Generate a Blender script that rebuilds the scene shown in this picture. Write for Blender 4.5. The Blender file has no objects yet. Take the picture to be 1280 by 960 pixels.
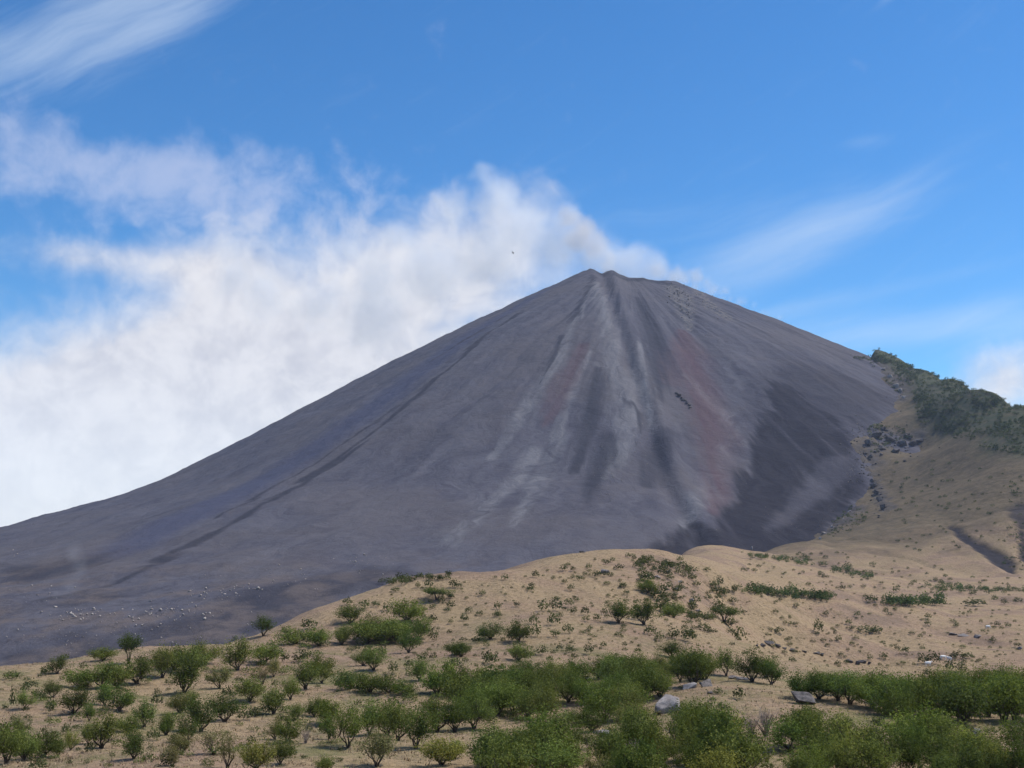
import bpy, bmesh, math, random
import numpy as np
from mathutils import Vector, Matrix

rng = np.random.default_rng(11)
random.seed(11)
S = bpy.context.scene
COL = S.collection

# ------------------------------------------------------------------ camera
CAMZ = 30.0
FPX = 1372.0
PITCH = math.atan((672 - 480) / FPX)
cam = bpy.data.cameras.new('camera')
cam.sensor_fit = 'HORIZONTAL'
cam.angle = 2 * math.atan(640 / FPX)
cam.clip_start = 0.5
cam.clip_end = 60000
camo = bpy.data.objects.new('camera', cam)
COL.objects.link(camo)
camo.location = (0, 0, CAMZ)
camo.rotation_euler = (math.pi / 2 + PITCH, 0, 0)
S.camera = camo

# ------------------------------------------------------------------ light
SUN_EL = math.radians(56)
SUN_AZ = math.radians(72)          # clockwise from +Y (the view direction)
S.view_settings.view_transform = 'Standard'
S.view_settings.look = 'None'
S.view_settings.exposure = 0.3
S.view_settings.gamma = 1.0
sun = bpy.data.lights.new('sun', 'SUN')
sun.energy = 4.0
sun.angle = math.radians(0.53)
sun.color = (1.0, 0.955, 0.89)
suno = bpy.data.objects.new('sun', sun)
COL.objects.link(suno)
sdir = Vector((math.sin(SUN_AZ) * math.cos(SUN_EL), math.cos(SUN_AZ) * math.cos(SUN_EL), math.sin(SUN_EL)))
suno.rotation_euler = sdir.to_track_quat('Z', 'Y').to_euler()

S.cycles.max_bounces = 8
S.cycles.diffuse_bounces = 2
S.cycles.transparent_max_bounces = 8
S.cycles.volume_bounces = 6
S.cycles.use_adaptive_sampling = True
S.cycles.adaptive_threshold = 0.02
S.cycles.use_denoising = True


HAZE = 0.000045


# ------------------------------------------------------------------ node helper
class NG:
    def __init__(s, tree):
        s.t = tree
        tree.nodes.clear()

    def n(s, kind, **kw):
        nd = s.t.nodes.new(kind)
        for k, v in kw.items():
            setattr(nd, k, v)
        return nd

    def put(s, sock, v):
        if v is None:
            return
        if isinstance(v, bpy.types.NodeSocket):
            s.t.links.new(v, sock)
        else:
            if sock.type == 'RGBA' and len(v) == 3:
                v = (*v, 1)
            sock.default_value = v

    def m(s, op, a, b=None, c=None, clamp=False):
        nd = s.n('ShaderNodeMath', operation=op, use_clamp=clamp)
        s.put(nd.inputs[0], a); s.put(nd.inputs[1], b); s.put(nd.inputs[2], c)
        return nd.outputs[0]

    def vm(s, op, a, b=None):
        nd = s.n('ShaderNodeVectorMath', operation=op)
        s.put(nd.inputs[0], a); s.put(nd.inputs[1], b)
        return nd.outputs['Value'] if op in ('LENGTH', 'DOT_PRODUCT', 'DISTANCE') else nd.outputs[0]

    def scale(s, v, k):
        nd = s.n('ShaderNodeVectorMath', operation='SCALE')
        s.put(nd.inputs[0], v); s.put(nd.inputs['Scale'], k)
        return nd.outputs[0]

    def xyz(s, x, y, z):
        nd = s.n('ShaderNodeCombineXYZ')
        s.put(nd.inputs[0], x); s.put(nd.inputs[1], y); s.put(nd.inputs[2], z)
        return nd.outputs[0]

    def sep(s, v):
        nd = s.n('ShaderNodeSeparateXYZ')
        s.put(nd.inputs[0], v)
        return nd.outputs

    def noise(s, v, sc, det=4, rough=0.55, dist=0.0, color=False):
        nd = s.n('ShaderNodeTexNoise')
        s.put(nd.inputs['Vector'], v)
        s.put(nd.inputs['Scale'], sc); s.put(nd.inputs['Detail'], det)
        s.put(nd.inputs['Roughness'], rough); s.put(nd.inputs['Distortion'], dist)
        return nd.outputs['Color' if color else 0]

    def ss(s, v, lo, hi, a=0.0, b=1.0):
        nd = s.n('ShaderNodeMapRange', interpolation_type='SMOOTHSTEP')
        for i, q in enumerate((v, lo, hi, a, b)):
            s.put(nd.inputs[i], q)
        return nd.outputs[0]

    def lin(s, v, lo, hi, a=0.0, b=1.0):
        nd = s.n('ShaderNodeMapRange')
        for i, q in enumerate((v, lo, hi, a, b)):
            s.put(nd.inputs[i], q)
        return nd.outputs[0]

    def mix(s, f, a, b):
        nd = s.n('ShaderNodeMix', data_type='RGBA')
        s.put(nd.inputs[0], f); s.put(nd.inputs[6], a); s.put(nd.inputs[7], b)
        return nd.outputs[2]

    def mul(s, a, b):
        nd = s.n('ShaderNodeMix', data_type='RGBA', blend_type='MULTIPLY')
        nd.inputs[0].default_value = 1
        s.put(nd.inputs[6], a); s.put(nd.inputs[7], b)
        return nd.outputs[2]

    def attr(s, name, kind='GEOMETRY'):
        nd = s.n('ShaderNodeAttribute', attribute_name=name, attribute_type=kind)
        return nd.outputs['Fac']


def px_az(px):
    return math.atan((px - 640) / FPX)


def px_el(py):
    return PITCH + math.atan((480 - py) / FPX)


# ------------------------------------------------------------------ sky
W = bpy.data.worlds.new('World')
S.world = W
W.use_nodes = True
g = NG(W.node_tree)
sky = g.n('ShaderNodeTexSky', sky_type='NISHITA')
sky.sun_disc = False
sky.sun_elevation = SUN_EL
sky.sun_rotation = SUN_AZ
sky.altitude = 1800
sky.air_density = 1.0
sky.dust_density = 0.6
sky.ozone_density = 2.0
SKY_STR = 0.10
hsv = g.n('ShaderNodeHueSaturation')
hsv.inputs['Saturation'].default_value = 1.28
hsv.inputs['Value'].default_value = 1.0
g.put(hsv.inputs['Color'], sky.outputs[0])
skycol = g.mul(hsv.outputs[0], (0.78, 1.17, 1.29))
tc = g.n('ShaderNodeTexCoord').outputs['Generated']
d = g.sep(g.vm('NORMALIZE', tc))
az = g.m('ARCTAN2', d[0], d[1])
el = g.m('ARCSINE', d[2])
# pixel-like angles in degrees so that the cloud shapes read easily: A to the right, E up
A = g.m('MULTIPLY', az, 57.2958)
E = g.m('MULTIPLY', el, 57.2958)
ae = g.xyz(A, E, 0.0)


def blob(cx, cy, rx, ry, rot=0.0):
    """soft elliptical bump (1 in the middle, 0 outside), in degrees"""
    dx = g.m('SUBTRACT', A, cx); dy = g.m('SUBTRACT', E, cy)
    c, s_ = math.cos(rot), math.sin(rot)
    u = g.m('ADD', g.m('MULTIPLY', dx, c), g.m('MULTIPLY', dy, s_))
    v = g.m('SUBTRACT', g.m('MULTIPLY', dy, c), g.m('MULTIPLY', dx, s_))
    u = g.m('DIVIDE', u, rx); v = g.m('DIVIDE', v, ry)
    r2 = g.m('ADD', g.m('MULTIPLY', u, u), g.m('MULTIPLY', v, v))
    return g.m('POWER', 2.718, g.m('MULTIPLY', r2, -1.0))


def pblob(px, py, wx, wy, rot=0.0):
    k = math.degrees(1 / FPX)
    return blob(math.degrees(px_az(px)), math.degrees(px_el(py)), wx * k, wy * k, rot)


def add(*xs):
    r = xs[0]
    for x in xs[1:]:
        r = g.m('ADD', r, x)
    return r


def k_(x, k):
    return g.m('MULTIPLY', x, k)


warp = g.vm('SUBTRACT', g.noise(ae, 0.22, 3, 0.5, color=True), (0.5, 0.5, 0.5))
aw = g.vm('ADD', ae, g.scale(warp, 3.0))
n_big = g.noise(aw, 0.16, 8, 0.56)
n_puff = g.noise(g.vm('ADD', aw, (31, 7, 0)), 0.42, 8, 0.58)
n_fine = g.noise(aw, 1.3, 5, 0.6)
# cumulus bank low on the left
bank = add(k_(pblob(20, 640, 330, 150), 1.25), k_(pblob(330, 520, 250, 140), 1.0), k_(pblob(420, 410, 190, 110), 0.75),
           k_(pblob(285, 370, 60, 85), 0.40), k_(pblob(150, 500, 200, 70), 0.5), k_(pblob(70, 345, 50, 22), 0.45),
           k_(pblob(190, 345, 90, 26), 0.45), k_(pblob(600, 330, 150, 75), 0.75), k_(pblob(640, 255, 60, 45), 0.30))
bank = add(bank, k_(pblob(1262, 492, 62, 46), 0.95))
f1 = g.ss(g.m('ADD', bank, k_(g.m('SUBTRACT', g.m('ADD', k_(n_puff, 0.5), k_(n_big, 0.5)), 0.5), 1.5)), 0.12, 1.12)
f1 = k_(f1, 0.92)
# thin violet veil above it
veil = add(k_(pblob(110, 250, 190, 60), 0.75), k_(pblob(250, 235, 90, 45), 0.35), k_(pblob(420, 260, 160, 60), 0.45), k_(pblob(0, 210, 60, 50), 0.3))
f2 = k_(g.ss(g.m('ADD', veil, k_(g.m('SUBTRACT', n_puff, 0.5), 1.7)), 0.2, 1.1), 0.55)
# cirrus streaks, fibres along a slanting direction


def fibres(rot, sx, sy, off):
    c, s_ = math.cos(rot), math.sin(rot)
    u = g.m('ADD', k_(A, c), k_(E, s_)); v = g.m('SUBTRACT', k_(E, c), k_(A, s_))
    wv = g.noise(g.xyz(u, v, off), 0.15, 2, 0.5)
    return g.noise(g.xyz(k_(u, sx), g.m('ADD', k_(v, sy), k_(wv, 1.5)), off), 1.0, 6, 0.62)


cir1 = add(k_(pblob(50, 95, 230, 42, math.radians(29)), 1.0), k_(pblob(190, 50, 140, 26, math.radians(40)), 0.5), k_(pblob(60, 20, 150, 40), 0.3))
f3 = k_(g.ss(g.m('ADD', cir1, k_(g.m('SUBTRACT', fibres(math.radians(30), 0.14, 1.2, 3.0), 0.5), 1.35)), 0.05, 1.45), 0.40)
cir2 = add(k_(pblob(985, 320, 200, 40, math.radians(19)), 0.8), k_(pblob(1080, 385, 230, 13, math.radians(9)), 0.45), k_(pblob(1180, 425, 260, 28, math.radians(3)), 0.75),
           k_(pblob(1160, 25, 55, 8, math.radians(28)), 0.6), k_(pblob(800, 270, 260, 50), 0.25), k_(pblob(1095, 200, 40, 10), 0.3))
f4 = k_(g.ss(g.m('ADD', cir2, k_(g.m('SUBTRACT', fibres(math.radians(14), 0.10, 0.7, 9.0), 0.5), 0.9)), 0.10, 1.3), 0.48)
# fair-weather cloud over the rest of the sky, outside this view
outw = g.ss(g.m('ABSOLUTE', A), 28, 45)
f5 = k_(g.m('MULTIPLY', g.ss(g.m('ADD', n_big, g.lin(E, 0, 60, 0.12, -0.05)), 0.52, 0.72), outw), 0.8)

cl_shade = g.ss(g.m('ADD', g.m('ADD', k_(n_puff, 0.7), k_(n_fine, 0.3)), g.lin(E, 0, 14, -0.04, 0.05)), 0.33, 0.66)
cumul = g.mix(cl_shade, (5.7, 5.6, 5.85), (7.6, 7.4, 7.35))
low = g.ss(g.m('ADD', E, k_(A, 0.10)), 9.0, -1.5)
cumul = g.mix(k_(low, 0.55), cumul, (8.3, 8.7, 9.4))
c0 = g.mix(f4, skycol, (6.2, 7.2, 8.3))
c0 = g.mix(f3, c0, (6.6, 7.5, 8.4))
c0 = g.mix(f2, c0, (5.3, 5.7, 7.2))
c0 = g.mix(f5, c0, (7.5, 7.6, 7.9))
c0 = g.mix(f1, c0, cumul)
bg = g.n('ShaderNodeBackground')
bg.inputs['Strength'].default_value = SKY_STR
g.put(bg.inputs['Color'], c0)
wo = g.n('ShaderNodeOutputWorld')
g.t.links.new(bg.outputs[0], wo.inputs['Surface'])
try:
    W.cycles.sampling_method = 'MANUAL'
    W.cycles.sample_map_resolution = 512
except Exception:
    pass


# ------------------------------------------------------------------ numeric helpers
class Perlin:
    def __init__(s, seed):
        r = np.random.default_rng(seed)
        s.p = r.permutation(256)
        a = r.random(256) * 2 * np.pi
        s.gx, s.gy = np.cos(a), np.sin(a)

    def __call__(s, x, y):
        x = np.asarray(x, float); y = np.asarray(y, float)
        xi = np.floor(x).astype(int); yi = np.floor(y).astype(int)
        xf = x - xi; yf = y - yi
        u = xf * xf * xf * (xf * (xf * 6 - 15) + 10); v = yf * yf * yf * (yf * (yf * 6 - 15) + 10)

        def gr(ix, iy, fx, fy):
            h = s.p[(s.p[ix & 255] + iy) & 255]
            return s.gx[h] * fx + s.gy[h] * fy
        a = gr(xi, yi, xf, yf); b = gr(xi + 1, yi, xf - 1, yf)
        c = gr(xi, yi + 1, xf, yf - 1); e = gr(xi + 1, yi + 1, xf - 1, yf - 1)
        return (a + (b - a) * u) * (1 - v) + (c + (e - c) * u) * v


PN = [Perlin(100 + i) for i in range(8)]


def fbm(x, y, octs=4, k=0, gain=0.5):
    r = 0; a = 1.0
    for i in range(octs):
        r = r + a * PN[(k + i) % 8](x * 2 ** i + 17.3 * i, y * 2 ** i - 9.1 * i)
        a *= gain
    return r


def sstep(x, a, b):
    t = np.clip((x - a) / (b - a), 0, 1)
    return t * t * (3 - 2 * t)


CP, SP = math.cos(PITCH), math.sin(PITCH)


def ray(px, py):
    """direction through a point of the photograph, scaled to y = 1"""
    u = (np.asarray(px, float) - 640) / FPX; v = (480 - np.asarray(py, float)) / FPX
    dy = CP - v * SP; dz = SP + v * CP
    return u / dy, dz / dy


def proj(x, y, z):
    zc = z - CAMZ
    f = y * CP + zc * SP
    v = -y * SP + zc * CP
    return 640 + FPX * x / f, 480 - FPX * v / f


def at(px, py, dist):
    rx, rz = ray(px, py)
    return rx * dist, dist, CAMZ + rz * dist


def march(px, py, H, d0=35.0, d1=3600.0):
    rx, rz = ray(px, py)
    rx = np.atleast_1d(rx); rz = np.atleast_1d(rz)
    ds = d0 * (d1 / d0) ** np.linspace(0, 1, 330)
    out = np.full(rx.shape, np.nan)
    prev = np.full(rx.shape, d0)
    done = np.zeros(rx.shape, bool)
    for dd in ds[1:]:
        act = np.flatnonzero(~done)
        h = H(rx[act] * dd, np.full(act.shape, dd))
        hit = np.zeros(rx.shape, bool)
        hit[act] = CAMZ + rz[act] * dd < h
        if hit.any():
            lo = prev[hit].copy(); hi = np.full(lo.shape, dd)
            for _ in range(14):
                mid = (lo + hi) / 2
                b = CAMZ + rz[hit] * mid < H(rx[hit] * mid, mid)
                hi = np.where(b, mid, hi); lo = np.where(b, lo, mid)
            out[hit] = hi
            done |= hit
        prev[:] = dd
        if done.all():
            break
    return rx * out, out, CAMZ + rz * out


# ------------------------------------------------------------------ volcano shape
VX, VY = 146.0, 2000.0
RIMW = 150.0
ZTOP = CAMZ + 0.2493 * 2000
PR = np.array([0, 60, 150, 351, 560, 788, 1080, 1467, 2000, 3500, 9000.0])
PZ = np.array([0, 30, 78, 184, 305, 430, 517, 585, 632, 672, 710.0])


def _pchip_tab():
    rr = np.linspace(0, 4200, 2101)
    z = np.interp(rr, PR, PZ)
    k = np.ones(61) / 61
    zz = np.convolve(np.pad(z, 30, mode='reflect', reflect_type='odd'), k, 'valid')
    return rr, zz


PT = _pchip_tab()


def vol_polar(x, y):
    t = np.clip((x - VX) / RIMW, 0, 1)
    dx = x - (VX + t * RIMW); dy = y - VY
    r = np.hypot(dx, dy)
    a = np.arctan2(dx, -dy)          # 0 towards the viewer, + to the right
    return r, a, t


def vol(x, y, detail=True):
    x = np.asarray(x, float); y = np.asarray(y, float)
    r, a, t = vol_polar(x, y)
    a2 = np.arctan2(x - VX - 70, VY + 25 - y)
    top = ZTOP - 22 * sstep(t, 0.05, 0.95) - 7 * np.exp(-((t - 0.13) / 0.07) ** 2) - 5 * np.exp(-((t - 0.45) / 0.12) ** 2) + 3 * np.exp(-((t - 0.27) / 0.06) ** 2)
    p = np.interp(r, *PT)
    right = sstep(a, 0.5, 1.4)
    p = p * (1 - 0.08 * right * sstep(r, 0, 200))
    z = top - p
    # crater bowl behind the front rim
    bx = (x - (VX + 78)) / 70; by = (y - (VY + 34)) / 30
    z = z - 26 * np.exp(-(bx * bx + by * by) * 1.2) * (y > VY - 10)
    if detail:
        w = np.minimum(r / 260, 1.0) * (1 - sstep(r, 900, 1700))
        z = z + w * (7 * PN[1](a2 * 6 + 3.1, r / 700 + 0.5 * a2) + 4.0 * PN[2](a2 * 15, r / 330 + 0.8 * a2) - 2.6 * np.abs(PN[3](a2 * 21, r / 240 + 2 * a2)) + 0.7 * PN[4](a2 * 48, r / 90))
        # the left-hand gully with its levees
        z = z + 2.4 * fbm(x / 55, y / 55, 3, 4) * np.minimum(r / 90, 1) + 0.9 * fbm(x / 13, y / 13, 3, 2) * np.minimum(0.4 + r / 60, 1)
        z = z + 2.6 * fbm(x / 16, y / 16, 3, 6) * np.exp(-r / 30)
        ap = sstep(r, 850, 1250)
        z = z + ap * (7 * fbm(x / 190, y / 110, 4, 5) + 1.6 * fbm(x / 22, y / 22, 2, 1))
    return z


# ------------------------------------------------------------------ grassland shape
GP = []


def gcol(px, pts):
    for py, dist in pts:
        GP.append(at(px, py, dist))


gcol(-120, [(960, 80), (905, 110), (868, 138), (846, 158)])
gcol(0, [(960, 80), (905, 110), (865, 138), (838, 162)])
gcol(160, [(960, 80), (905, 112), (860, 148), (813, 195)])
gcol(300, [(960, 80), (905, 115), (850, 160), (801, 220)])
gcol(400, [(960, 80), (890, 125), (810, 200), (756, 250)])
gcol(500, [(960, 80), (890, 125), (810, 205), (760, 245), (725, 285)])
gcol(570, [(719, 292)])
gcol(640, [(960, 80), (885, 128), (830, 165), (780, 210), (740, 255), (708, 300)])
gcol(740, [(960, 80), (890, 122), (840, 158), (780, 212), (730, 265), (691, 315)])
gcol(800, [(691, 325)])
gcol(850, [(960, 78), (905, 108), (868, 122), (838, 155), (790, 215), (740, 275), (692, 342)])
gcol(910, [(865, 122), (830, 190), (790, 270), (745, 380), (714, 540), (689, 830)])
gcol(860, [(688, 780)])
gcol(945, [(686, 850)])
gcol(1015, [(676, 900)])
gcol(980, [(960, 78), (905, 104), (868, 122), (845, 180), (825, 290), (791, 390), (745, 590), (708, 760), (689, 850)])
gcol(1060, [(895, 106)])
gcol(1100, [(960, 78), (905, 105), (868, 140), (825, 300), (791, 400), (745, 600), (708, 790), (680, 900)])
gcol(1280, [(960, 78), (905, 108), (855, 155), (825, 300), (791, 400), (745, 610), (720, 740)])
gcol(1400, [(960, 78), (905, 110), (855, 160), (825, 300), (791, 400), (745, 610), (725, 740)])
# hidden falls behind the crests
for px, dist, z in [(-120, 240, -22), (-120, 330, -62), (0, 240, -20), (0, 330, -58), (160, 270, -20), (160, 360, -62), (300, 290, -15), (300, 380, -60),
                    (400, 320, -8), (400, 420, -55), (500, 360, -5), (500, 470, -50), (640, 380, 2), (640, 500, -40),
                    (740, 400, 4), (740, 520, -15), (800, 430, 22), (835, 430, 23), (850, 600, 21), (885, 680, 20.5), (740, 800, -60), (500, 700, -110), (160, 600, -120), (-100, 500, -115),
                    (700, 1100, -90)]:
    rx, _ = ray(px, 672)
    GP.append((rx * dist, dist, z))
for x, y, z in [(0, 0, 28.2), (-60, 0, 26), (60, 0, 26), (0, 40, 17.5), (-60, 40, 17), (60, 40, 17), (0, -60, 30), (-250, -60, 26), (250, -60, 26), (-220, 30, 16), (220, 30, 17),
                (420, 0, 22), (-420, 0, 18), (-420, 300, -60), (-420, 900, -140)]:
    GP.append((x, y, z))
# the right-hand ridge
gcol(1280, [(640, 880), (575, 1030), (535, 1130)])
gcol(1200, [(700, 800), (650, 930), (600, 1090), (545, 1290)])
gcol(1140, [(660, 930), (600, 1180), (565, 1360)])
gcol(1420, [(690, 800), (640, 880), (590, 1000)])
# its skyline; further down, ash laps onto the grass
CREST = [(1440, 562, 1080), (1340, 531, 1150), (1280, 508, 1240), (1240, 491, 1380), (1200, 476, 1530), (1165, 466, 1670), (1130, 454, 1810)]
EDGE = [(1096, 446), (1112, 466), (1130, 496), (1122, 514), (1095, 532), (1074, 550), (1076, 576), (1092, 602), (1070, 630), (1045, 656), (1015, 676)]
for px, py, dist in CREST:
    q = at(px, py, dist)
    GP.append(q)
    rx, _ = ray(px, py)
    for k, dz in ((100, -16), (260, -70), (500, -180)):
        GP.append((rx * (dist + k), dist + k, q[2] + dz))
for px, dd, dz in ((1096, 2060, -30), (1060, 1935, -14), (1030, 1960, -40), (1075, 2060, -40)):
    q = at(px, 446 if px > 1080 else 437 if px > 1050 else 424, dd)
    GP.append((q[0], q[1], q[2] + dz))
ex, ey, ez = march([p[0] for p in EDGE], [p[1] for p in EDGE], vol)
for i in range(len(EDGE)):
    px, py = EDGE[i]
    if np.isnan(ey[i]):
        ex[i], ey[i], ez[i] = at(px, py, 1930)
    GP.append((ex[i], ey[i], ez[i]))
    rx, _ = ray(px - 24, 600)
    xx = float(rx * ey[i])
    GP.append((xx, ey[i] + 10, float(vol(xx, ey[i] + 10)) - 9))
    rx, _ = ray(px - 70, 600)
    xx = float(rx * ey[i])
    GP.append((xx, ey[i] + 40, float(vol(xx, ey[i] + 40)) - 40))
GP = np.array(GP, float)


def tps_fit(P, lam=2e-3):
    X = P[:, :2] / 100.0
    n = len(X)
    D = np.linalg.norm(X[:, None] - X[None], axis=2)
    K = np.where(D > 0, D * D * np.log(D + 1e-12), 0) + lam * np.eye(n)
    M = np.zeros((n + 3, n + 3)); M[:n, :n] = K
    M[:n, n] = 1; M[:n, n + 1:] = X; M[n, :n] = 1; M[n + 1:, :n] = X.T
    return X, np.linalg.solve(M, np.concatenate([P[:, 2], np.zeros(3)]))


TX, TW = tps_fit(GP)


def tps(x, y):
    x = np.asarray(x, float); y = np.asarray(y, float)
    sh = x.shape
    q = np.stack([x.ravel(), y.ravel()], 1) / 100.0
    out = np.empty(len(q))
    for i in range(0, len(q), 20000):
        c = q[i:i + 20000]
        d2 = ((c[:, None, :] - TX[None]) ** 2).sum(2)
        k = 0.5 * d2 * np.log(d2 + 1e-20)
        out[i:i + 20000] = k @ TW[:-3] + TW[-3] + c @ TW[-2:]
    return out.reshape(sh)


def gnd_relief(x, y):
    far = sstep(y, 150, 420)
    z = 0.55 * fbm(x / 17, y / 17, 3, 0) * (1 - 0.3 * far) + 0.12 * fbm(x / 3.2, y / 3.2, 2, 3)
    z = z + far * (1.6 * fbm(x / 60, y / 90, 4, 2) + 0.55 * fbm(x / 14, y / 22, 3, 4))
    z = z + 0.35 * np.abs(fbm(x / 9, y / 13, 3, 7)) * (1 - 0.4 * far)
    # little wandering gullies on the plain
    gy = 1 - np.abs(PN[6](x / 85 + 0.4 * PN[1](x / 40, y / 40), y / 150)) * 5
    z = z - far * (1 - sstep(y, 900, 1100)) * 2.2 * np.clip(gy, 0, 1) ** 2
    hill = sstep(y, 750, 950)
    z = z + hill * (3.0 * fbm(x / 90, y / 130, 4, 5))
    return z


def gnd(x, y):
    x = np.asarray(x, float); y = np.asarray(y, float)
    cut = 60 * sstep(0.338 - x / np.maximum(y, 1.0), 0, 0.02) * sstep(y, 1450, 1750)
    return tps(x, y) + gnd_relief(x, y) - cut


# a table of the grassland heights, for quick look-ups
GX = np.arange(-440, 1160, 2.5); GY = np.concatenate([np.arange(-70, 420, 1.25), np.arange(420, 1960, 4.0)])
GT = gnd(*np.meshgrid(GX, GY, indexing='ij'))


def gnd_q(x, y):
    u = np.clip((np.asarray(x, float) - GX[0]) / 2.5, 0, len(GX) - 1.001)
    y = np.asarray(y, float)
    v = np.clip(np.where(y < 420, (y + 70) / 1.25, 392 + (y - 420) / 4.0), 0, len(GY) - 1.001)
    i = u.astype(int); j = v.astype(int); u = u - i; v = v - j
    return (GT[i, j] * (1 - u) + GT[i + 1, j] * u) * (1 - v) + (GT[i, j + 1] * (1 - u) + GT[i + 1, j + 1] * u) * v


def land(x, y):
    return np.maximum(gnd_q(x, y), vol(x, y))


def new_mesh(name, V, F, mats=(), smooth=True):
    me = bpy.data.meshes.new(name)
    V = np.asarray(V, np.float32); F = np.asarray(F, np.int32)
    k = F.shape[1]
    me.vertices.add(len(V)); me.vertices.foreach_set('co', V.ravel())
    me.loops.add(F.size); me.loops.foreach_set('vertex_index', F.ravel())
    me.polygons.add(len(F)); me.polygons.foreach_set('loop_start', np.arange(0, F.size, k, dtype=np.int32))
    if smooth:
        me.polygons.foreach_set('use_smooth', np.ones(len(F), bool))
    me.update(calc_edges=True)
    for m in mats:
        me.materials.append(m)
    return me


def link(name, me, parent=None, **props):
    o = bpy.data.objects.new(name, me)
    COL.objects.link(o)
    if parent:
        o.parent = parent
    for k, v in props.items():
        o[k] = v
    return o


def fattr(me, name, vals):
    a = me.attributes.new(name, 'FLOAT', 'POINT')
    a.data.foreach_set('value', np.asarray(vals, np.float32))


def gridfaces(nu, nv):
    i = np.arange(nu - 1)[:, None] * nv + np.arange(nv - 1)[None]
    i = i.ravel()
    return np.stack([i, i + 1, i + nv + 1, i + nv], 1)


# ------------------------------------------------------------------ masks laid on the land in world space
def path_mask(X, Y, pts, H, soft=0.5):
    """pts: (px, py, halfwidth px); laid on the surface H as a band of real width"""
    p = np.array(pts, float)
    wx, wy, wz = march(p[:, 0], p[:, 1], H)
    ok = ~np.isnan(wy)
    wx, wy = wx[ok], wy[ok]
    wd = p[ok, 2] * wy / FPX
    m = np.zeros(X.shape)
    for i in range(len(wx) - 1):
        ax, ay, ex, ey = wx[i], wy[i], wx[i + 1] - wx[i], wy[i + 1] - wy[i]
        L = ex * ex + ey * ey + 1e-9
        t = np.clip(((X - ax) * ex + (Y - ay) * ey) / L, 0, 1)
        dd = np.hypot(X - ax - t * ex, Y - ay - t * ey)
        w = wd[i] + (wd[i + 1] - wd[i]) * t
        m = np.maximum(m, 1 - sstep(dd / w, 1 - soft, 1 + soft))
    return m


def poly_mask(X, Y, pts, H, soft, noise=0.0):
    p = np.array(pts, float)
    wx, wy, wz = march(p[:, 0], p[:, 1], H)
    ok = ~np.isnan(wy)
    wx, wy = wx[ok], wy[ok]
    ins = np.zeros(X.shape, bool); dm = np.full(X.shape, 1e9)
    n = len(wx)
    for i in range(n):
        x0, y0, x1, y1 = wx[i], wy[i], wx[(i + 1) % n], wy[(i + 1) % n]
        c = ((y0 > Y) != (y1 > Y)) & (X < (x1 - x0) * (Y - y0) / (y1 - y0 + 1e-12) + x0)
        ins ^= c
        ex, ey = x1 - x0, y1 - y0
        t = np.clip(((X - x0) * ex + (Y - y0) * ey) / (ex * ex + ey * ey + 1e-9), 0, 1)
        dm = np.minimum(dm, np.hypot(X - x0 - t * ex, Y - y0 - t * ey))
    sd = np.where(ins, dm, -dm) + noise
    return sstep(sd, -soft, soft)


def principled(g, col, rough=0.95, bump=None, bstr=0.5, bdist=1.0, spec=0.1):
    b = g.n('ShaderNodeBsdfPrincipled')
    g.put(b.inputs['Base Color'], col)
    g.put(b.inputs['Roughness'], rough)
    b.inputs['Specular IOR Level'].default_value = spec
    if bump is not None:
        bn = g.n('ShaderNodeBump')
        bn.inputs['Strength'].default_value = bstr; bn.inputs['Distance'].default_value = bdist
        g.put(bn.inputs['Height'], bump)
        g.t.links.new(bn.outputs[0], b.inputs['Normal'])
    o = g.n('ShaderNodeOutputMaterial')
    g.t.links.new(b.outputs[0], o.inputs['Surface'])
    return b


def material(name):
    m = bpy.data.materials.new(name)
    m.use_nodes = True
    return m, NG(m.node_tree)


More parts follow.
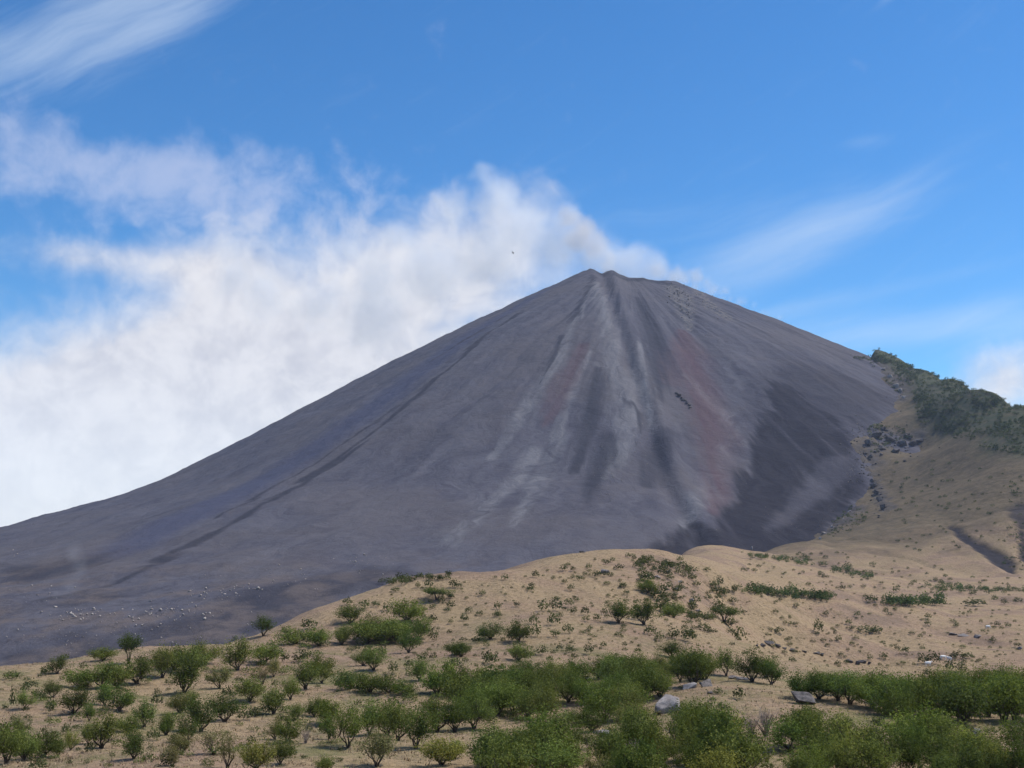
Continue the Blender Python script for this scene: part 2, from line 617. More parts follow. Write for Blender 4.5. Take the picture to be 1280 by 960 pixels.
# ------------------------------------------------------------------ volcano mesh + ash material
def build_volcano():
    th = np.concatenate([np.linspace(-1.9, 1.9, 1050), np.linspace(1.9, 2 * np.pi - 1.9, 120)[1:-1]])
    rr = [0.0]
    while rr[-1] < 3600:
        r = rr[-1]
        rr.append(r + (2.6 if r < 330 else 2.6 + (r - 330) * 0.0045))
    rr = np.array(rr)
    T, R = np.meshgrid(th, rr, indexing='ij')
    X = VX + RIMW / 2 + R * np.sin(T); Y = VY - R * np.cos(T)
    Z = vol(X, Y)
    nt, nr = T.shape
    F = gridfaces(nt, nr)
    last = np.stack([(nt - 1) * nr + np.arange(nr - 1), (nt - 1) * nr + np.arange(1, nr), np.arange(1, nr), np.arange(nr - 1)], 1)
    F = np.concatenate([F, last])
    V = np.stack([X, Y, Z], 2).reshape(-1, 3)
    x, y = V[:, 0], V[:, 1]
    r, a, t = vol_polar(x, y)
    near = (np.abs(a) < 2.0) & (r < 2200)
    xs, ys, rs, as_ = x[near], y[near], r[near], np.arctan2(x - VX - 70, VY + 25 - y)[near]

    def full(m):
        o = np.zeros(len(x)); o[near] = m
        return o
    Hs = lambda u, v: vol(u, v, False)
    # streaky displacement of the lookup, along the fall line
    st = fbm(as_ * 26, rs / 300, 4, 2, 0.6); st2 = fbm(as_ * 90, rs / 160, 3, 5, 0.6)
    wob = 12 * st + 5 * st2
    wx = xs + wob * np.cos(as_); wy = ys + wob * np.sin(as_)
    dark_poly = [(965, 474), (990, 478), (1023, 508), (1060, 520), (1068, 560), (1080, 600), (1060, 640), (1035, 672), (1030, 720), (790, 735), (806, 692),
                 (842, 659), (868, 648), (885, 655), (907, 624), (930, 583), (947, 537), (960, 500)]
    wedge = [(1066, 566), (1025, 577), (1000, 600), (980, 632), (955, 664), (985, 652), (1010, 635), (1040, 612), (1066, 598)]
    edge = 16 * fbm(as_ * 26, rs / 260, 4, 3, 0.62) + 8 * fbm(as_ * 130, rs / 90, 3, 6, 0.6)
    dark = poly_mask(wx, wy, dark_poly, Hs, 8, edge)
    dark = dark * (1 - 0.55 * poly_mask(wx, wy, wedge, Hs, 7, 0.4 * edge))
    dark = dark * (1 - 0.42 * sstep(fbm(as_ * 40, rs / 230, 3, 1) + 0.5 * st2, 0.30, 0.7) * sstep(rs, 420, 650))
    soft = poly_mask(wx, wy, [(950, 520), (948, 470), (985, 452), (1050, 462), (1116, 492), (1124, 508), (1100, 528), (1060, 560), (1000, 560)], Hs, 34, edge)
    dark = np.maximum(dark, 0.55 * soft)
    flow = [[(655, 388, 3), (600, 425, 4), (560, 465, 5), (500, 515, 5), (440, 560, 5), (390, 595, 6), (340, 625, 6), (280, 660, 7), (220, 690, 7), (150, 722, 7), (60, 752, 5)],
            [(500, 508, 2), (440, 548, 2.5), (390, 582, 3), (330, 618, 3), (270, 650, 3)],
            [(640, 392, 2), (590, 420, 2), (540, 452, 2)]]
    lava = np.zeros(len(xs))
    for f in flow:
        lava = np.maximum(lava, path_mask(wx, wy, f, Hs, 0.5))
    lobes = [[(310, 742), (360, 728), (470, 702), (520, 716), (420, 752), (330, 795), (200, 812), (150, 800), (170, 785), (250, 772)],
             [(0, 708), (60, 705), (150, 690), (130, 702), (50, 722), (0, 728)], [(75, 803), (105, 790), (135, 795), (120, 806), (90, 812)],
             [(0, 840), (0, 815), (120, 800), (300, 800), (300, 830)], [(60, 756), (120, 735), (170, 735), (120, 752)]]
    lobe = np.zeros(len(xs))
    for f in lobes:
        lobe = np.maximum(lobe, poly_mask(xs + 14 * st2 + 10 * fbm(xs / 40, ys / 40, 3, 1), ys + 14 * fbm(xs / 50, ys / 30, 3, 2), f, Hs, 16))
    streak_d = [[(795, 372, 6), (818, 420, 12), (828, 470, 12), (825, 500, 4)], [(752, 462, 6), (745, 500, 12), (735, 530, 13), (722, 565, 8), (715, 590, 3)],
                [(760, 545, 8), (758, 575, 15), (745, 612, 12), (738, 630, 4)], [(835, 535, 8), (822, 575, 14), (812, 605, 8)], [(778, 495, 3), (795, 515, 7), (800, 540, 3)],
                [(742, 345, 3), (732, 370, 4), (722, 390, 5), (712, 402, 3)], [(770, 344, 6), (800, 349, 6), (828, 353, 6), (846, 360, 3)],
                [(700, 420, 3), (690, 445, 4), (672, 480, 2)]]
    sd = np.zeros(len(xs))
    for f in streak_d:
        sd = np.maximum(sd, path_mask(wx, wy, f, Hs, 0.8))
    streak_p = [[(746, 352, 3), (762, 410, 8), (775, 470, 12), (782, 540, 9), (762, 600, 4)], [(722, 395, 2), (690, 460, 6), (655, 515, 8), (618, 572, 4)],
                [(738, 440, 2), (712, 500, 5), (690, 550, 3)], [(796, 425, 3), (806, 480, 6), (818, 540, 3)], [(702, 535, 3), (672, 600, 9), (640, 655, 6)],
                [(742, 352, 1.5), (733, 380, 2), (728, 400, 1)], [(905, 560, 5), (880, 620, 9), (850, 660, 4)],
                [(860, 470, 3), (905, 520, 6), (925, 560, 3)], [(670, 560, 4), (620, 620, 10), (560, 680, 6)]]
    sp = np.zeros(len(xs))
    for f in streak_p:
        sp = np.maximum(sp, path_mask(wx, wy, [(p0, p1, p2 * 1.5) for p0, p1, p2 in f], Hs, 1.0))
    reds = [([(852, 412, 6), (862, 440, 20), (878, 490, 22), (893, 545, 22), (893, 600, 16), (888, 640, 5)], 1.0), ([(728, 432, 5), (712, 470, 13), (694, 505, 12), (680, 530, 4)], 0.85),
            ([(845, 440, 12), (850, 480, 14)], 0.6)]
    rd = np.zeros(len(xs))
    for f, k in reds:
        rd = np.maximum(rd, k * path_mask(wx, wy, f, Hs, 0.9))
    rocky = np.maximum(path_mask(xs, ys, [(838, 358, 8), (852, 370, 14), (858, 392, 8), (862, 410, 4)], Hs, 0.8),
                       path_mask(xs, ys, [(870, 362, 6), (890, 385, 10), (915, 400, 5)], Hs, 0.8))
    apron = sstep(rs, 980, 1250)
    left = path_mask(wx, wy, [(690, 358, 8), (600, 410, 18), (480, 500, 26), (330, 600, 30), (150, 690, 34)], Hs, 0.7) * (1 - lava)  # band of the flank that turns away from the sun into smoky haze
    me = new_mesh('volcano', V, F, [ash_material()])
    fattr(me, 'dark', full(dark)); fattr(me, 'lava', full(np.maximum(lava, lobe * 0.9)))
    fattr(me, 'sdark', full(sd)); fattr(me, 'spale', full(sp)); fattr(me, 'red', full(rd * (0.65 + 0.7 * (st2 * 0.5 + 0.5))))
    fattr(me, 'rocky', full(np.minimum(rocky * 1.3, 1))); fattr(me, 'apron', full(apron)); fattr(me, 'left', full(left))
    fattr(me, 'pa', np.arctan2(x - VX - 70, VY + 25 - y)); fattr(me, 'pr', r)
    link('volcano', me, kind='structure')


def ash_material():
    m, g = material('volcanic_ash')
    pos = g.n('ShaderNodeNewGeometry').outputs['Position']
    pa, pr = g.attr('pa'), g.attr('pr')
    pos2 = g.vm('SUBTRACT', g.noise(pos, 0.008, 3, 0.6, color=True), (0.5, 0.5, 0.5))
    pa = g.m('ADD', pa, g.m('MULTIPLY', g.sep(pos2)[0], 0.22))
    fl = g.xyz(g.m('MULTIPLY', pa, 22.0), g.m('MULTIPLY', pr, 0.006), 0.0)
    s1 = g.noise(fl, 1.0, 7, 0.62, 0.3)
    fl2 = g.xyz(g.m('MULTIPLY', pa, 75.0), g.m('MULTIPLY', pr, 0.014), 4.0)
    s2 = g.noise(fl2, 1.0, 5, 0.65, 0.4)
    big = g.noise(pos, 0.006, 4, 0.55)
    fine = g.noise(pos, 0.16, 5, 0.7)
    spk = g.noise(pos, 0.42, 3, 0.7)
    s2 = g.m('ADD', g.m('MULTIPLY', g.m('SUBTRACT', s2, 0.5), g.ss(pr, 150, 620)), 0.5)
    tone = g.m('ADD', g.m('ADD', g.m('MULTIPLY', s1, 0.50), g.m('MULTIPLY', s2, 0.32)), g.m('MULTIPLY', fine, 0.18))
    c = g.mix(g.ss(tone, 0.34, 0.66), (0.058, 0.055, 0.070), (0.106, 0.101, 0.116))
    c = g.mix(g.ss(big, 0.44, 0.64, 0, 0.5), c, (0.104, 0.092, 0.094))
    c = g.mix(g.m('MULTIPLY', g.attr('spale'), g.ss(g.m('ADD', g.m('MULTIPLY', s1, 0.5), g.m('MULTIPLY', s2, 0.5)), 0.36, 0.62, 0.10, 0.95)), c, (0.166, 0.161, 0.168))
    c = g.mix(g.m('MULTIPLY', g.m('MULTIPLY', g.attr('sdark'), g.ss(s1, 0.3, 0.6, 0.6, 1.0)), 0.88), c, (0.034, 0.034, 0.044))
    c = g.mix(g.m('MULTIPLY', g.attr('red'), 0.55), c, (0.094, 0.050, 0.056))
    c = g.mix(g.m('MULTIPLY', g.attr('left'), 0.75), c, (0.056, 0.060, 0.096))  # blue haze and weak light of the left flank, painted into the ash colour
    c = g.mix(g.m('MULTIPLY', g.attr('lava'), 0.85), c, (0.032, 0.031, 0.040))
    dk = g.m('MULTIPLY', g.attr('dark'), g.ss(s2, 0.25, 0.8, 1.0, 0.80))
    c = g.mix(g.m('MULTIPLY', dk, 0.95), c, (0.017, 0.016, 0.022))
    # apron: browner, stony
    ap = g.attr('apron')
    apn = g.noise(pos, 0.02, 5, 0.6)
    c = g.mix(g.m('MULTIPLY', ap, g.ss(apn, 0.42, 0.62, 0, 0.8)), c, (0.118, 0.095, 0.086))
    ap2 = g.noise(pos, 0.07, 6, 0.72)
    c = g.mix(g.m('MULTIPLY', ap, g.ss(ap2, 0.50, 0.36, 0, 0.6)), c, (0.050, 0.046, 0.052))
    c = g.mix(g.m('MULTIPLY', g.attr('rocky'), g.ss(fine, 0.40, 0.62, 0, 0.8)), c, (0.17, 0.155, 0.14))
    # scattered stones, light and dark
    c = g.mix(g.ss(spk, 0.66, 0.74, 0, 0.5), c, (0.16, 0.15, 0.145))
    c = g.mix(g.ss(spk, 0.34, 0.25, 0, 0.6), c, (0.03, 0.029, 0.032))
    principled(g, c, 0.97, g.m('ADD', fine, g.m('MULTIPLY', s2, 0.6)), 0.45, 4.0, 0.05)
    return m


# ------------------------------------------------------------------ grassland
def grass_material():
    m, g = material('dry_grassland')
    pos = g.n('ShaderNodeNewGeometry').outputs['Position']
    n1 = g.noise(pos, 0.035, 5, 0.6, 0.4)
    n2 = g.noise(pos, 0.16, 6, 0.65)
    n3 = g.noise(pos, 1.1, 5, 0.7)
    n4 = g.noise(pos, 5.0, 3, 0.7)
    straw = (0.325, 0.232, 0.136); soil = (0.302, 0.200, 0.136); pink = (0.196, 0.136, 0.098); dun = (0.215, 0.160, 0.090)
    c = g.mix(g.ss(n1, 0.40, 0.62), straw, soil)
    c = g.mix(g.m('MULTIPLY', g.ss(n2, 0.50, 0.68), 0.6), c, dun)
    c = g.mix(g.m('MULTIPLY', g.attr('far'), g.ss(n1, 0.52, 0.66, 0, 0.8)), c, pink)
    c = g.mix(g.m('MULTIPLY', g.ss(n3, 0.46, 0.68), 0.65), c, (0.185, 0.130, 0.072))
    c = g.mix(g.m('MULTIPLY', g.ss(n3, 0.50, 0.30), 0.35), c, (0.42, 0.325, 0.19))
    c = g.mix(g.m('MULTIPLY', g.ss(n4, 0.56, 0.70), 0.35), c, (0.17, 0.125, 0.075))
    tf = g.noise(pos, 0.55, 3, 0.75)
    c = g.mix(g.m('MULTIPLY', g.attr('far'), g.ss(tf, 0.55, 0.68, 0, 0.65)), c, (0.120, 0.092, 0.050))
    # sparse green low growth
    gn = g.noise(pos, 0.09, 4, 0.6)
    c = g.mix(g.m('MULTIPLY', g.attr('green'), g.ss(g.m('ADD', gn, g.m('MULTIPLY', n3, 0.5)), 0.66, 0.98)), c, (0.165, 0.150, 0.065))
    # far slope: browner, darker
    c = g.mix(g.m('MULTIPLY', g.attr('slope'), g.ss(n1, 0.3, 0.7, 0.80, 1.0)), c, g.mix(g.ss(n2, 0.38, 0.62), (0.118, 0.092, 0.058), (0.082, 0.066, 0.042)))
    fn = g.noise(pos, 0.10, 5, 0.7)
    c = g.mix(g.m('MULTIPLY', g.attr('forest'), g.ss(fn, 0.3, 0.6, 0.35, 1.0)), c, (0.052, 0.062, 0.034))
    c = g.mix(g.m('MULTIPLY', g.attr('gully'), 0.96), c, (0.028, 0.026, 0.032))
    c = g.mix(g.m('MULTIPLY', g.attr('rubble'), g.ss(fn, 0.36, 0.60, 0.45, 1.0)), c, (0.085, 0.074, 0.068))
    principled(g, c, 0.95, g.m('ADD', g.m('ADD', g.m('MULTIPLY', n3, 0.5), g.m('MULTIPLY', n2, 1.6)), g.m('MULTIPLY', n4, 0.2)), 0.9, 1.0, 0.08)
    return m


FOREST_PX = [(1092, 446), (1130, 455), (1200, 477), (1300, 518), (1300, 580), (1285, 572), (1230, 560), (1180, 545), (1150, 528), (1142, 500), (1122, 472)]
FOREST_LOW = [(1340, 590), (1285, 572), (1230, 560), (1180, 545), (1150, 528), (1142, 500), (1124, 474), (1104, 456), (1080, 448)]


def forest_poly():
    fx, fy, fz = march([p[0] for p in FOREST_LOW], [p[1] for p in FOREST_LOW], gnd_q)
    lo = [(a, b) for a, b in zip(fx, fy) if not np.isnan(b)]
    rx, _ = ray(1070, 446)
    lo += [(rx * 1800, 1800), (rx * 2250, 2250)]
    hi = []
    for px_, py_, dist in CREST:
        rx, _ = ray(px_, py_)
        hi.append((rx * (dist + 260), dist + 260))
    return lo + hi[::-1]


def wpoly_mask(X, Y, pts, soft):
    ins = np.zeros(X.shape, bool); dm = np.full(X.shape, 1e9)
    n = len(pts)
    for i in range(n):
        x0, y0 = pts[i]; x1, y1 = pts[(i + 1) % n]
        ins ^= ((y0 > Y) != (y1 > Y)) & (X < (x1 - x0) * (Y - y0) / (y1 - y0 + 1e-12) + x0)
        ex, ey = x1 - x0, y1 - y0
        t = np.clip(((X - x0) * ex + (Y - y0) * ey) / (ex * ex + ey * ey + 1e-9), 0, 1)
        dm = np.minimum(dm, np.hypot(X - x0 - t * ex, Y - y0 - t * ey))
    return sstep(np.where(ins, dm, -dm), -soft, soft)


def build_ground():
    mat = grass_material()
    H = gnd_q

    def sheet(name, xs, ys):
        X, Y = np.meshgrid(xs, ys, indexing='ij')
        Z = gnd(X, Y)
        V = np.stack([X, Y, Z], 2).reshape(-1, 3)
        me = new_mesh(name, V, gridfaces(len(xs), len(ys))[:, ::-1], [mat])
        x, y = V[:, 0], V[:, 1]
        n = fbm(x / 30, y / 30, 3, 2)
        fattr(me, 'far', sstep(y, 140, 320))
        fattr(me, 'green', 1 - sstep(y, 150, 260))
        fattr(me, 'slope', sstep(y + 60 * n, 740, 960))
        big = y.max() > 700
        xx = x + 12 * n; yy = y + 25 * fbm(x / 40, y / 60, 3, 5)
        fattr(me, 'forest', wpoly_mask(xx, yy, forest_poly(), 22) if big else np.zeros(len(x)))
        gl = np.zeros(len(x)); rb = np.zeros(len(x)); V0 = V
        if big:
            xg = x + 4 * fbm(x / 12, y / 20, 3, 3)
            gl = np.maximum(gl, path_mask(xg, y, [(1186, 657, 2.5), (1205, 671, 6), (1225, 682, 11), (1245, 694, 13), (1258, 707, 10), (1264, 716, 4)], H, 0.4))
            gl = np.maximum(gl, 0.8 * poly_mask(xg, y, [(1262, 634), (1270, 628), (1300, 628), (1300, 662), (1276, 660), (1260, 646)], H, 4))
            gl = np.maximum(gl, path_mask(xg, y, [(1274, 650, 2), (1278, 675, 4), (1282, 700, 5)], H, 0.5))
            rb = np.maximum(rb, path_mask(xx, y, [(1098, 455, 10), (1124, 480, 12), (1128, 500, 10)], H, 0.7))
            rb = np.maximum(rb, path_mask(xx, y, [(1150, 545, 9), (1110, 548, 22), (1085, 562, 18), (1088, 585, 14), (1080, 605, 7)], H, 0.6))
            rb = np.maximum(rb, path_mask(xx, y, [(1092, 604, 7), (1104, 626, 8), (1108, 640, 4)], H, 0.6))
            rb = np.maximum(rb, path_mask(xx, y, [(1072, 636, 10), (1050, 655, 16), (1028, 668, 10)], H, 0.6))
        fattr(me, 'gully', gl); fattr(me, 'rubble', rb)
        if big:
            V[:, 2] += rb * (6 * np.abs(fbm(x / 17, y / 17, 3, 2)) + 2.5 * fbm(x / 6, y / 6, 2, 4) - 1.0) - 2.5 * gl
            me.vertices.foreach_set('co', V.astype(np.float32).ravel()); me.update()
        link(name, me, kind='structure')

    ys = [-70.0]
    while ys[-1] < 640:
        ys.append(ys[-1] + (2.0 if ys[-1] < 66 else 0.55 + max(ys[-1] - 70, 0) * 0.0035))
    ys = np.array(ys)
    xs = np.concatenate([np.linspace(-430, -130, 120), np.linspace(-130, 150, 420)[1:], np.linspace(150, 520, 230)[1:]])
    sheet('grassland', xs, ys)
    y2 = [ys[-1]]
    while y2[-1] < 1950:
        y2.append(y2[-1] + 3.0 + (y2[-1] - 640) * 0.002)
    x2 = np.concatenate([np.linspace(-430, 120, 60), np.linspace(120, 760, 260)[1:], np.linspace(760, 1150, 50)[1:]])
    sheet('hillside', x2, np.array(y2))


def build_plain():
    m, g = material('far_plain')
    pos = g.n('ShaderNodeNewGeometry').outputs['Position']
    n = g.noise(pos, 0.0015, 5, 0.6)
    principled(g, g.mix(g.ss(n, 0.4, 0.65), (0.09, 0.085, 0.07), (0.15, 0.125, 0.085)), 1.0)
    a = np.linspace(0, 2 * np.pi, 97)[:-1]
    V = [(0, 0, -150)]; F = []
    for k, r in enumerate((1800, 3200, 4300)):
        for t in a:
            V.append((r * math.cos(t), r * math.sin(t), -150 + 0 * r))
    n_ = 96
    F = []
    for i in range(n_):
        j = (i + 1) % n_
        F.append((0, 1 + i, 1 + j, 1 + j))
    tri = np.array([(0, 1 + i, 1 + (i + 1) % n_) for i in range(n_)])
    q = []
    for k in range(2):
        for i in range(n_):
            j = (i + 1) % n_
            q.append((1 + k * n_ + i, 1 + (k + 1) * n_ + i, 1 + (k + 1) * n_ + j)); q.append((1 + k * n_ + i, 1 + (k + 1) * n_ + j, 1 + k * n_ + j))
    me = new_mesh('plain', V, np.concatenate([tri, np.array(q)]), [m])
    link('plain', me, kind='structure')


build_volcano()
build_ground()
build_plain()
# ------------------------------------------------------------------ foliage, wood and rock materials
def leaf_material(name, far=False):
    m, g = material(name)
    oi = g.n('ShaderNodeObjectInfo')
    tone = g.attr('tone')
    c = oi.outputs['Color'] if not far else g.mix(g.ss(g.noise(g.n('ShaderNodeNewGeometry').outputs['Position'], 0.03, 4, 0.6), 0.36, 0.62), (0.040, 0.062, 0.027), (0.100, 0.115, 0.050))
    nd = g.n('ShaderNodeHueSaturation')
    g.put(nd.inputs['Value'], g.lin(tone, 0, 1, 0.52, 1.5))
    g.put(nd.inputs['Hue'], g.lin(tone, 0, 1, 0.508, 0.490))
    g.put(nd.inputs['Color'], c)
    d_ = g.n('ShaderNodeBsdfDiffuse'); t_ = g.n('ShaderNodeBsdfTranslucent')
    g.put(d_.inputs[0], nd.outputs[0])
    g.put(t_.inputs[0], g.mul(nd.outputs[0], (1.15, 1.2, 0.7)))
    mx = g.n('ShaderNodeMixShader'); mx.inputs[0].default_value = 0.30
    g.t.links.new(d_.outputs[0], mx.inputs[1]); g.t.links.new(t_.outputs[0], mx.inputs[2])
    o = g.n('ShaderNodeOutputMaterial')
    g.t.links.new(mx.outputs[0], o.inputs['Surface'])
    return m


def plain_mat(name, c1, c2, sc, lo=0.35, hi=0.65, bump=0.4, dist=0.05, rough=0.9):
    m, g = material(name)
    pos = g.n('ShaderNodeTexCoord').outputs['Object']
    n = g.noise(pos, sc, 6, 0.65)
    principled(g, g.mix(g.ss(n, lo, hi), c1, c2), rough, n, bump, dist, 0.2)
    return m


M_LEAF = leaf_material('leaves')
M_SCRUB = leaf_material('scrub_leaves')
M_FOREST = leaf_material('forest_leaves', True)
M_BARK = plain_mat('bark', (0.055, 0.040, 0.030), (0.12, 0.092, 0.070), 9.0)
M_DEAD = plain_mat('dead_wood', (0.20, 0.155, 0.125), (0.30, 0.245, 0.205), 9.0)
M_ROCK = plain_mat('grey_rock', (0.105, 0.092, 0.088), (0.235, 0.205, 0.190), 1.6, 0.33, 0.62, 0.7, 0.25)
M_PALE = plain_mat('pale_rock', (0.22, 0.19, 0.175), (0.36, 0.32, 0.295), 1.4, 0.33, 0.62, 0.6, 0.25)
M_BOULDER = plain_mat('dark_grey_rock', (0.070, 0.062, 0.060), (0.170, 0.150, 0.140), 1.6, 0.33, 0.62, 0.8, 0.3)
M_STONE = plain_mat('pale_stone', (0.24, 0.205, 0.18), (0.40, 0.35, 0.305), 1.4, 0.33, 0.62, 0.4, 0.25)
M_LAVA = plain_mat('dark_lava_rock', (0.045, 0.040, 0.040), (0.115, 0.100, 0.094), 0.7, 0.33, 0.62, 0.8, 0.5)


# ------------------------------------------------------------------ bush meshes (one unit wide, base at the origin)
def tube(V, F, pts, rad, sides=5):
    pts = [np.array(p, float) for p in pts]
    b = len(V)
    for i, p in enumerate(pts):
        t = pts[min(i + 1, len(pts) - 1)] - pts[max(i - 1, 0)]
        t = t / (np.linalg.norm(t) + 1e-9)
        u = np.cross(t, (0.31, 0.77, 0.55)); u /= np.linalg.norm(u) + 1e-9
        w = np.cross(t, u)
        for k in range(sides):
            q = 2 * math.pi * k / sides
            V.append(p + rad[i] * (math.cos(q) * u + math.sin(q) * w))
    for i in range(len(pts) - 1):
        for k in range(sides):
            a = b + i * sides + k; c = b + i * sides + (k + 1) % sides
            F.append((a, c, c + sides, a + sides))


def leaf_quads(P, N, ln, wd, r):
    """rectangular leaf sprays at P with random attitude biased to N"""
    n = len(P)
    d1 = r.normal(size=(n, 3)); d1 /= np.linalg.norm(d1, axis=1, keepdims=True)
    nn = N * 0.8 + r.normal(size=(n, 3)) * 0.6
    nn /= np.linalg.norm(nn, axis=1, keepdims=True)
    u = np.cross(nn, d1); u /= np.linalg.norm(u, axis=1, keepdims=True) + 1e-9
    v = np.cross(nn, u)
    L = (ln * r.uniform(0.6, 1.3, n))[:, None]; Wd = (wd * r.uniform(0.6, 1.3, n))[:, None]
    q = np.stack([P - u * L, P - v * Wd, P + u * L, P + v * Wd], 1).reshape(-1, 3)
    return q, np.arange(4 * n).reshape(-1, 4)


SHAPES = {
    # name: (height/width, stems, clumps, leaves per clump, inner, flatness, leaf size)
    'rounded': (0.80, 6, 30, 100, 0.35, 0.75, 0.020),
    'spreading': (0.62, 7, 30, 100, 0.40, 0.60, 0.020),
    'flat-topped': (0.70, 4, 28, 96, 0.45, 0.38, 0.020),
    'upright': (1.15, 6, 28, 104, 0.30, 0.95, 0.023),
    'straggly': (0.90, 7, 18, 56, 0.45, 0.85, 0.020),
    'low': (0.48, 7, 26, 94, 0.30, 0.55, 0.020),
}


def make_bush(shape, seed):
    r = np.random.default_rng(seed)
    hw, ns, nc, nl, inner, flat, ls = SHAPES[shape]
    H = hw
    # crown centre and radii
    base = H * {'flat-topped': 0.52, 'upright': 0.12, 'straggly': 0.18, 'low': 0.04, 'rounded': 0.08, 'spreading': 0.12}[shape]
    cz = base + (H - base) * 0.45
    TV, TF = [], []
    tips = []
    for i in range(nc):
        for _ in range(30):
            q = r.normal(size=3); q /= np.linalg.norm(q)
            if q[2] > -0.55:
                break
        k = r.uniform(0.45, 0.93) ** 0.8
        lob = 1 + 0.25 * math.sin(3 * math.atan2(q[1], q[0]) + seed) + r.uniform(-0.28, 0.22)
        hz = (H - cz) if q[2] > 0 else (cz - base)
        tips.append(np.array([q[0] * 0.40 * k * lob, q[1] * 0.40 * k * lob, cz + q[2] * hz * k * 0.86]))
    tips = np.array(tips)
    # stems fan out from the base
    ang = np.arange(ns) * 2 * math.pi / ns + r.uniform(-0.5, 0.5, ns)
    kn = []
    for i in range(ns):
        sp = r.uniform(0.10, 0.24)
        p = [np.array([0.015 * math.cos(ang[i]), 0.015 * math.sin(ang[i]), -0.05])]
        for t in (0.35, 0.7, 1.0):
            p.append(np.array([sp * t * math.cos(ang[i]) * (0.6 + 0.4 * t), sp * t * math.sin(ang[i]) * (0.6 + 0.4 * t), (base * 0.6 + 0.5 * (cz - base * 0.6)) * t + 0.0]) + r.normal(size=3) * 0.012)
        tube(TV, TF, p, [0.026, 0.020, 0.015, 0.010])
        kn.append(p[2]); kn.append(p[3])
    kn = np.array(kn)
    for tp in tips:
        j = np.argmin(((kn - tp) ** 2).sum(1) + (kn[:, 2] > tp[2]) * 0.05)
        mid = kn[j] * 0.45 + tp * 0.55 + np.array([0, 0, 0.02]) + r.normal(size=3) * 0.012
        tube(TV, TF, [kn[j], mid, tp], [0.010, 0.007, 0.003], 3)
    P, N, T = [], [], []
    for tp in tips:
        n = int(nl * r.uniform(0.6, 1.6))
        cr = r.uniform(0.10, 0.19) * (1.0 if shape != 'straggly' else 0.75)
        q = r.normal(size=(n, 3)); q /= np.linalg.norm(q, axis=1, keepdims=True)
        rad = r.uniform(0.25, 1.0, n)[:, None] ** 0.6
        off = q * rad * cr * np.array([1.15, 1.15, 0.75])
        off = off + (tp - np.array([0, 0, base * 0.3])) * (0.32 * r.normal(size=(n, 1)) * 0.6)
        P.append(tp + off); N.append(q + np.array([0, 0, 0.5]))
        T.append(np.clip(np.full(n, r.uniform(0.2, 0.8)) + r.normal(size=n) * 0.16, 0, 1))
    # loose sprays past the edge
    n = 320
    q = r.normal(size=(n, 3)); q[:, 2] = np.abs(q[:, 2]); q /= np.linalg.norm(q, axis=1, keepdims=True)
    P.append(np.stack([q[:, 0] * 0.48, q[:, 1] * 0.48, cz + q[:, 2] * (H - cz)], 1) * (1 + r.normal(size=(n, 1)) * 0.10)); N.append(q); T.append(r.uniform(0.3, 0.9, n))
    P = np.concatenate(P); N = np.concatenate(N); T = np.concatenate(T)
    P[:, 2] = np.maximum(P[:, 2], 0.015)
    V, F = leaf_quads(P, N, ls, ls * 0.62, r)
    cm = new_mesh('crown_' + shape.replace('-', '_'), V, F, [M_LEAF], False)
    fattr(cm, 'tone', np.repeat(T, 4))
    tm = new_mesh('trunk_' + shape.replace('-', '_'), TV, TF, [M_BARK])
    return cm, tm, H


VARS = {s: [make_bush(s, 50 + 7 * i + k) for k in range(3 if s in ('rounded', 'spreading', 'upright') else 2)] for i, s in enumerate(SHAPES)}


def small_clump(r, n, ls):
    q = r.normal(size=(n, 3)); q[:, 2] = np.abs(q[:, 2]) - 0.25; q /= np.linalg.norm(q, axis=1, keepdims=True)
    k = r.uniform(0.35, 1.0, n)[:, None] ** 0.5
    P = np.stack([q[:, 0] * 0.46, q[:, 1] * 0.46, 0.36 + q[:, 2] * 0.40], 1) * k
    P += r.normal(size=P.shape) * 0.05
    P[:, 2] = np.maximum(P[:, 2], 0.02)
    V, F = leaf_quads(P, q + np.array([0, 0, 0.4]), ls, ls * 0.65, r)
    return V, F, np.repeat(np.clip(0.5 + 0.25 * r.normal(size=n), 0, 1), 4)


# ------------------------------------------------------------------ where the bushes grow: (px, py of the foot, width, height, tone, shape)
# tones: d dark, m mid green, y yellowish, o olive-brown ; shapes: r s f u g l
BUSHES = []
SH = {'r': 'rounded', 's': 'spreading', 'f': 'flat-topped', 'u': 'upright', 'g': 'straggly', 'l': 'low'}


def bl(txt):
    for row in txt.split(';'):
        q = row.split()
        if q:
            BUSHES.append((float(q[0]), float(q[1]), float(q[2]), float(q[3]), q[4][0], SH[q[4][1]]))


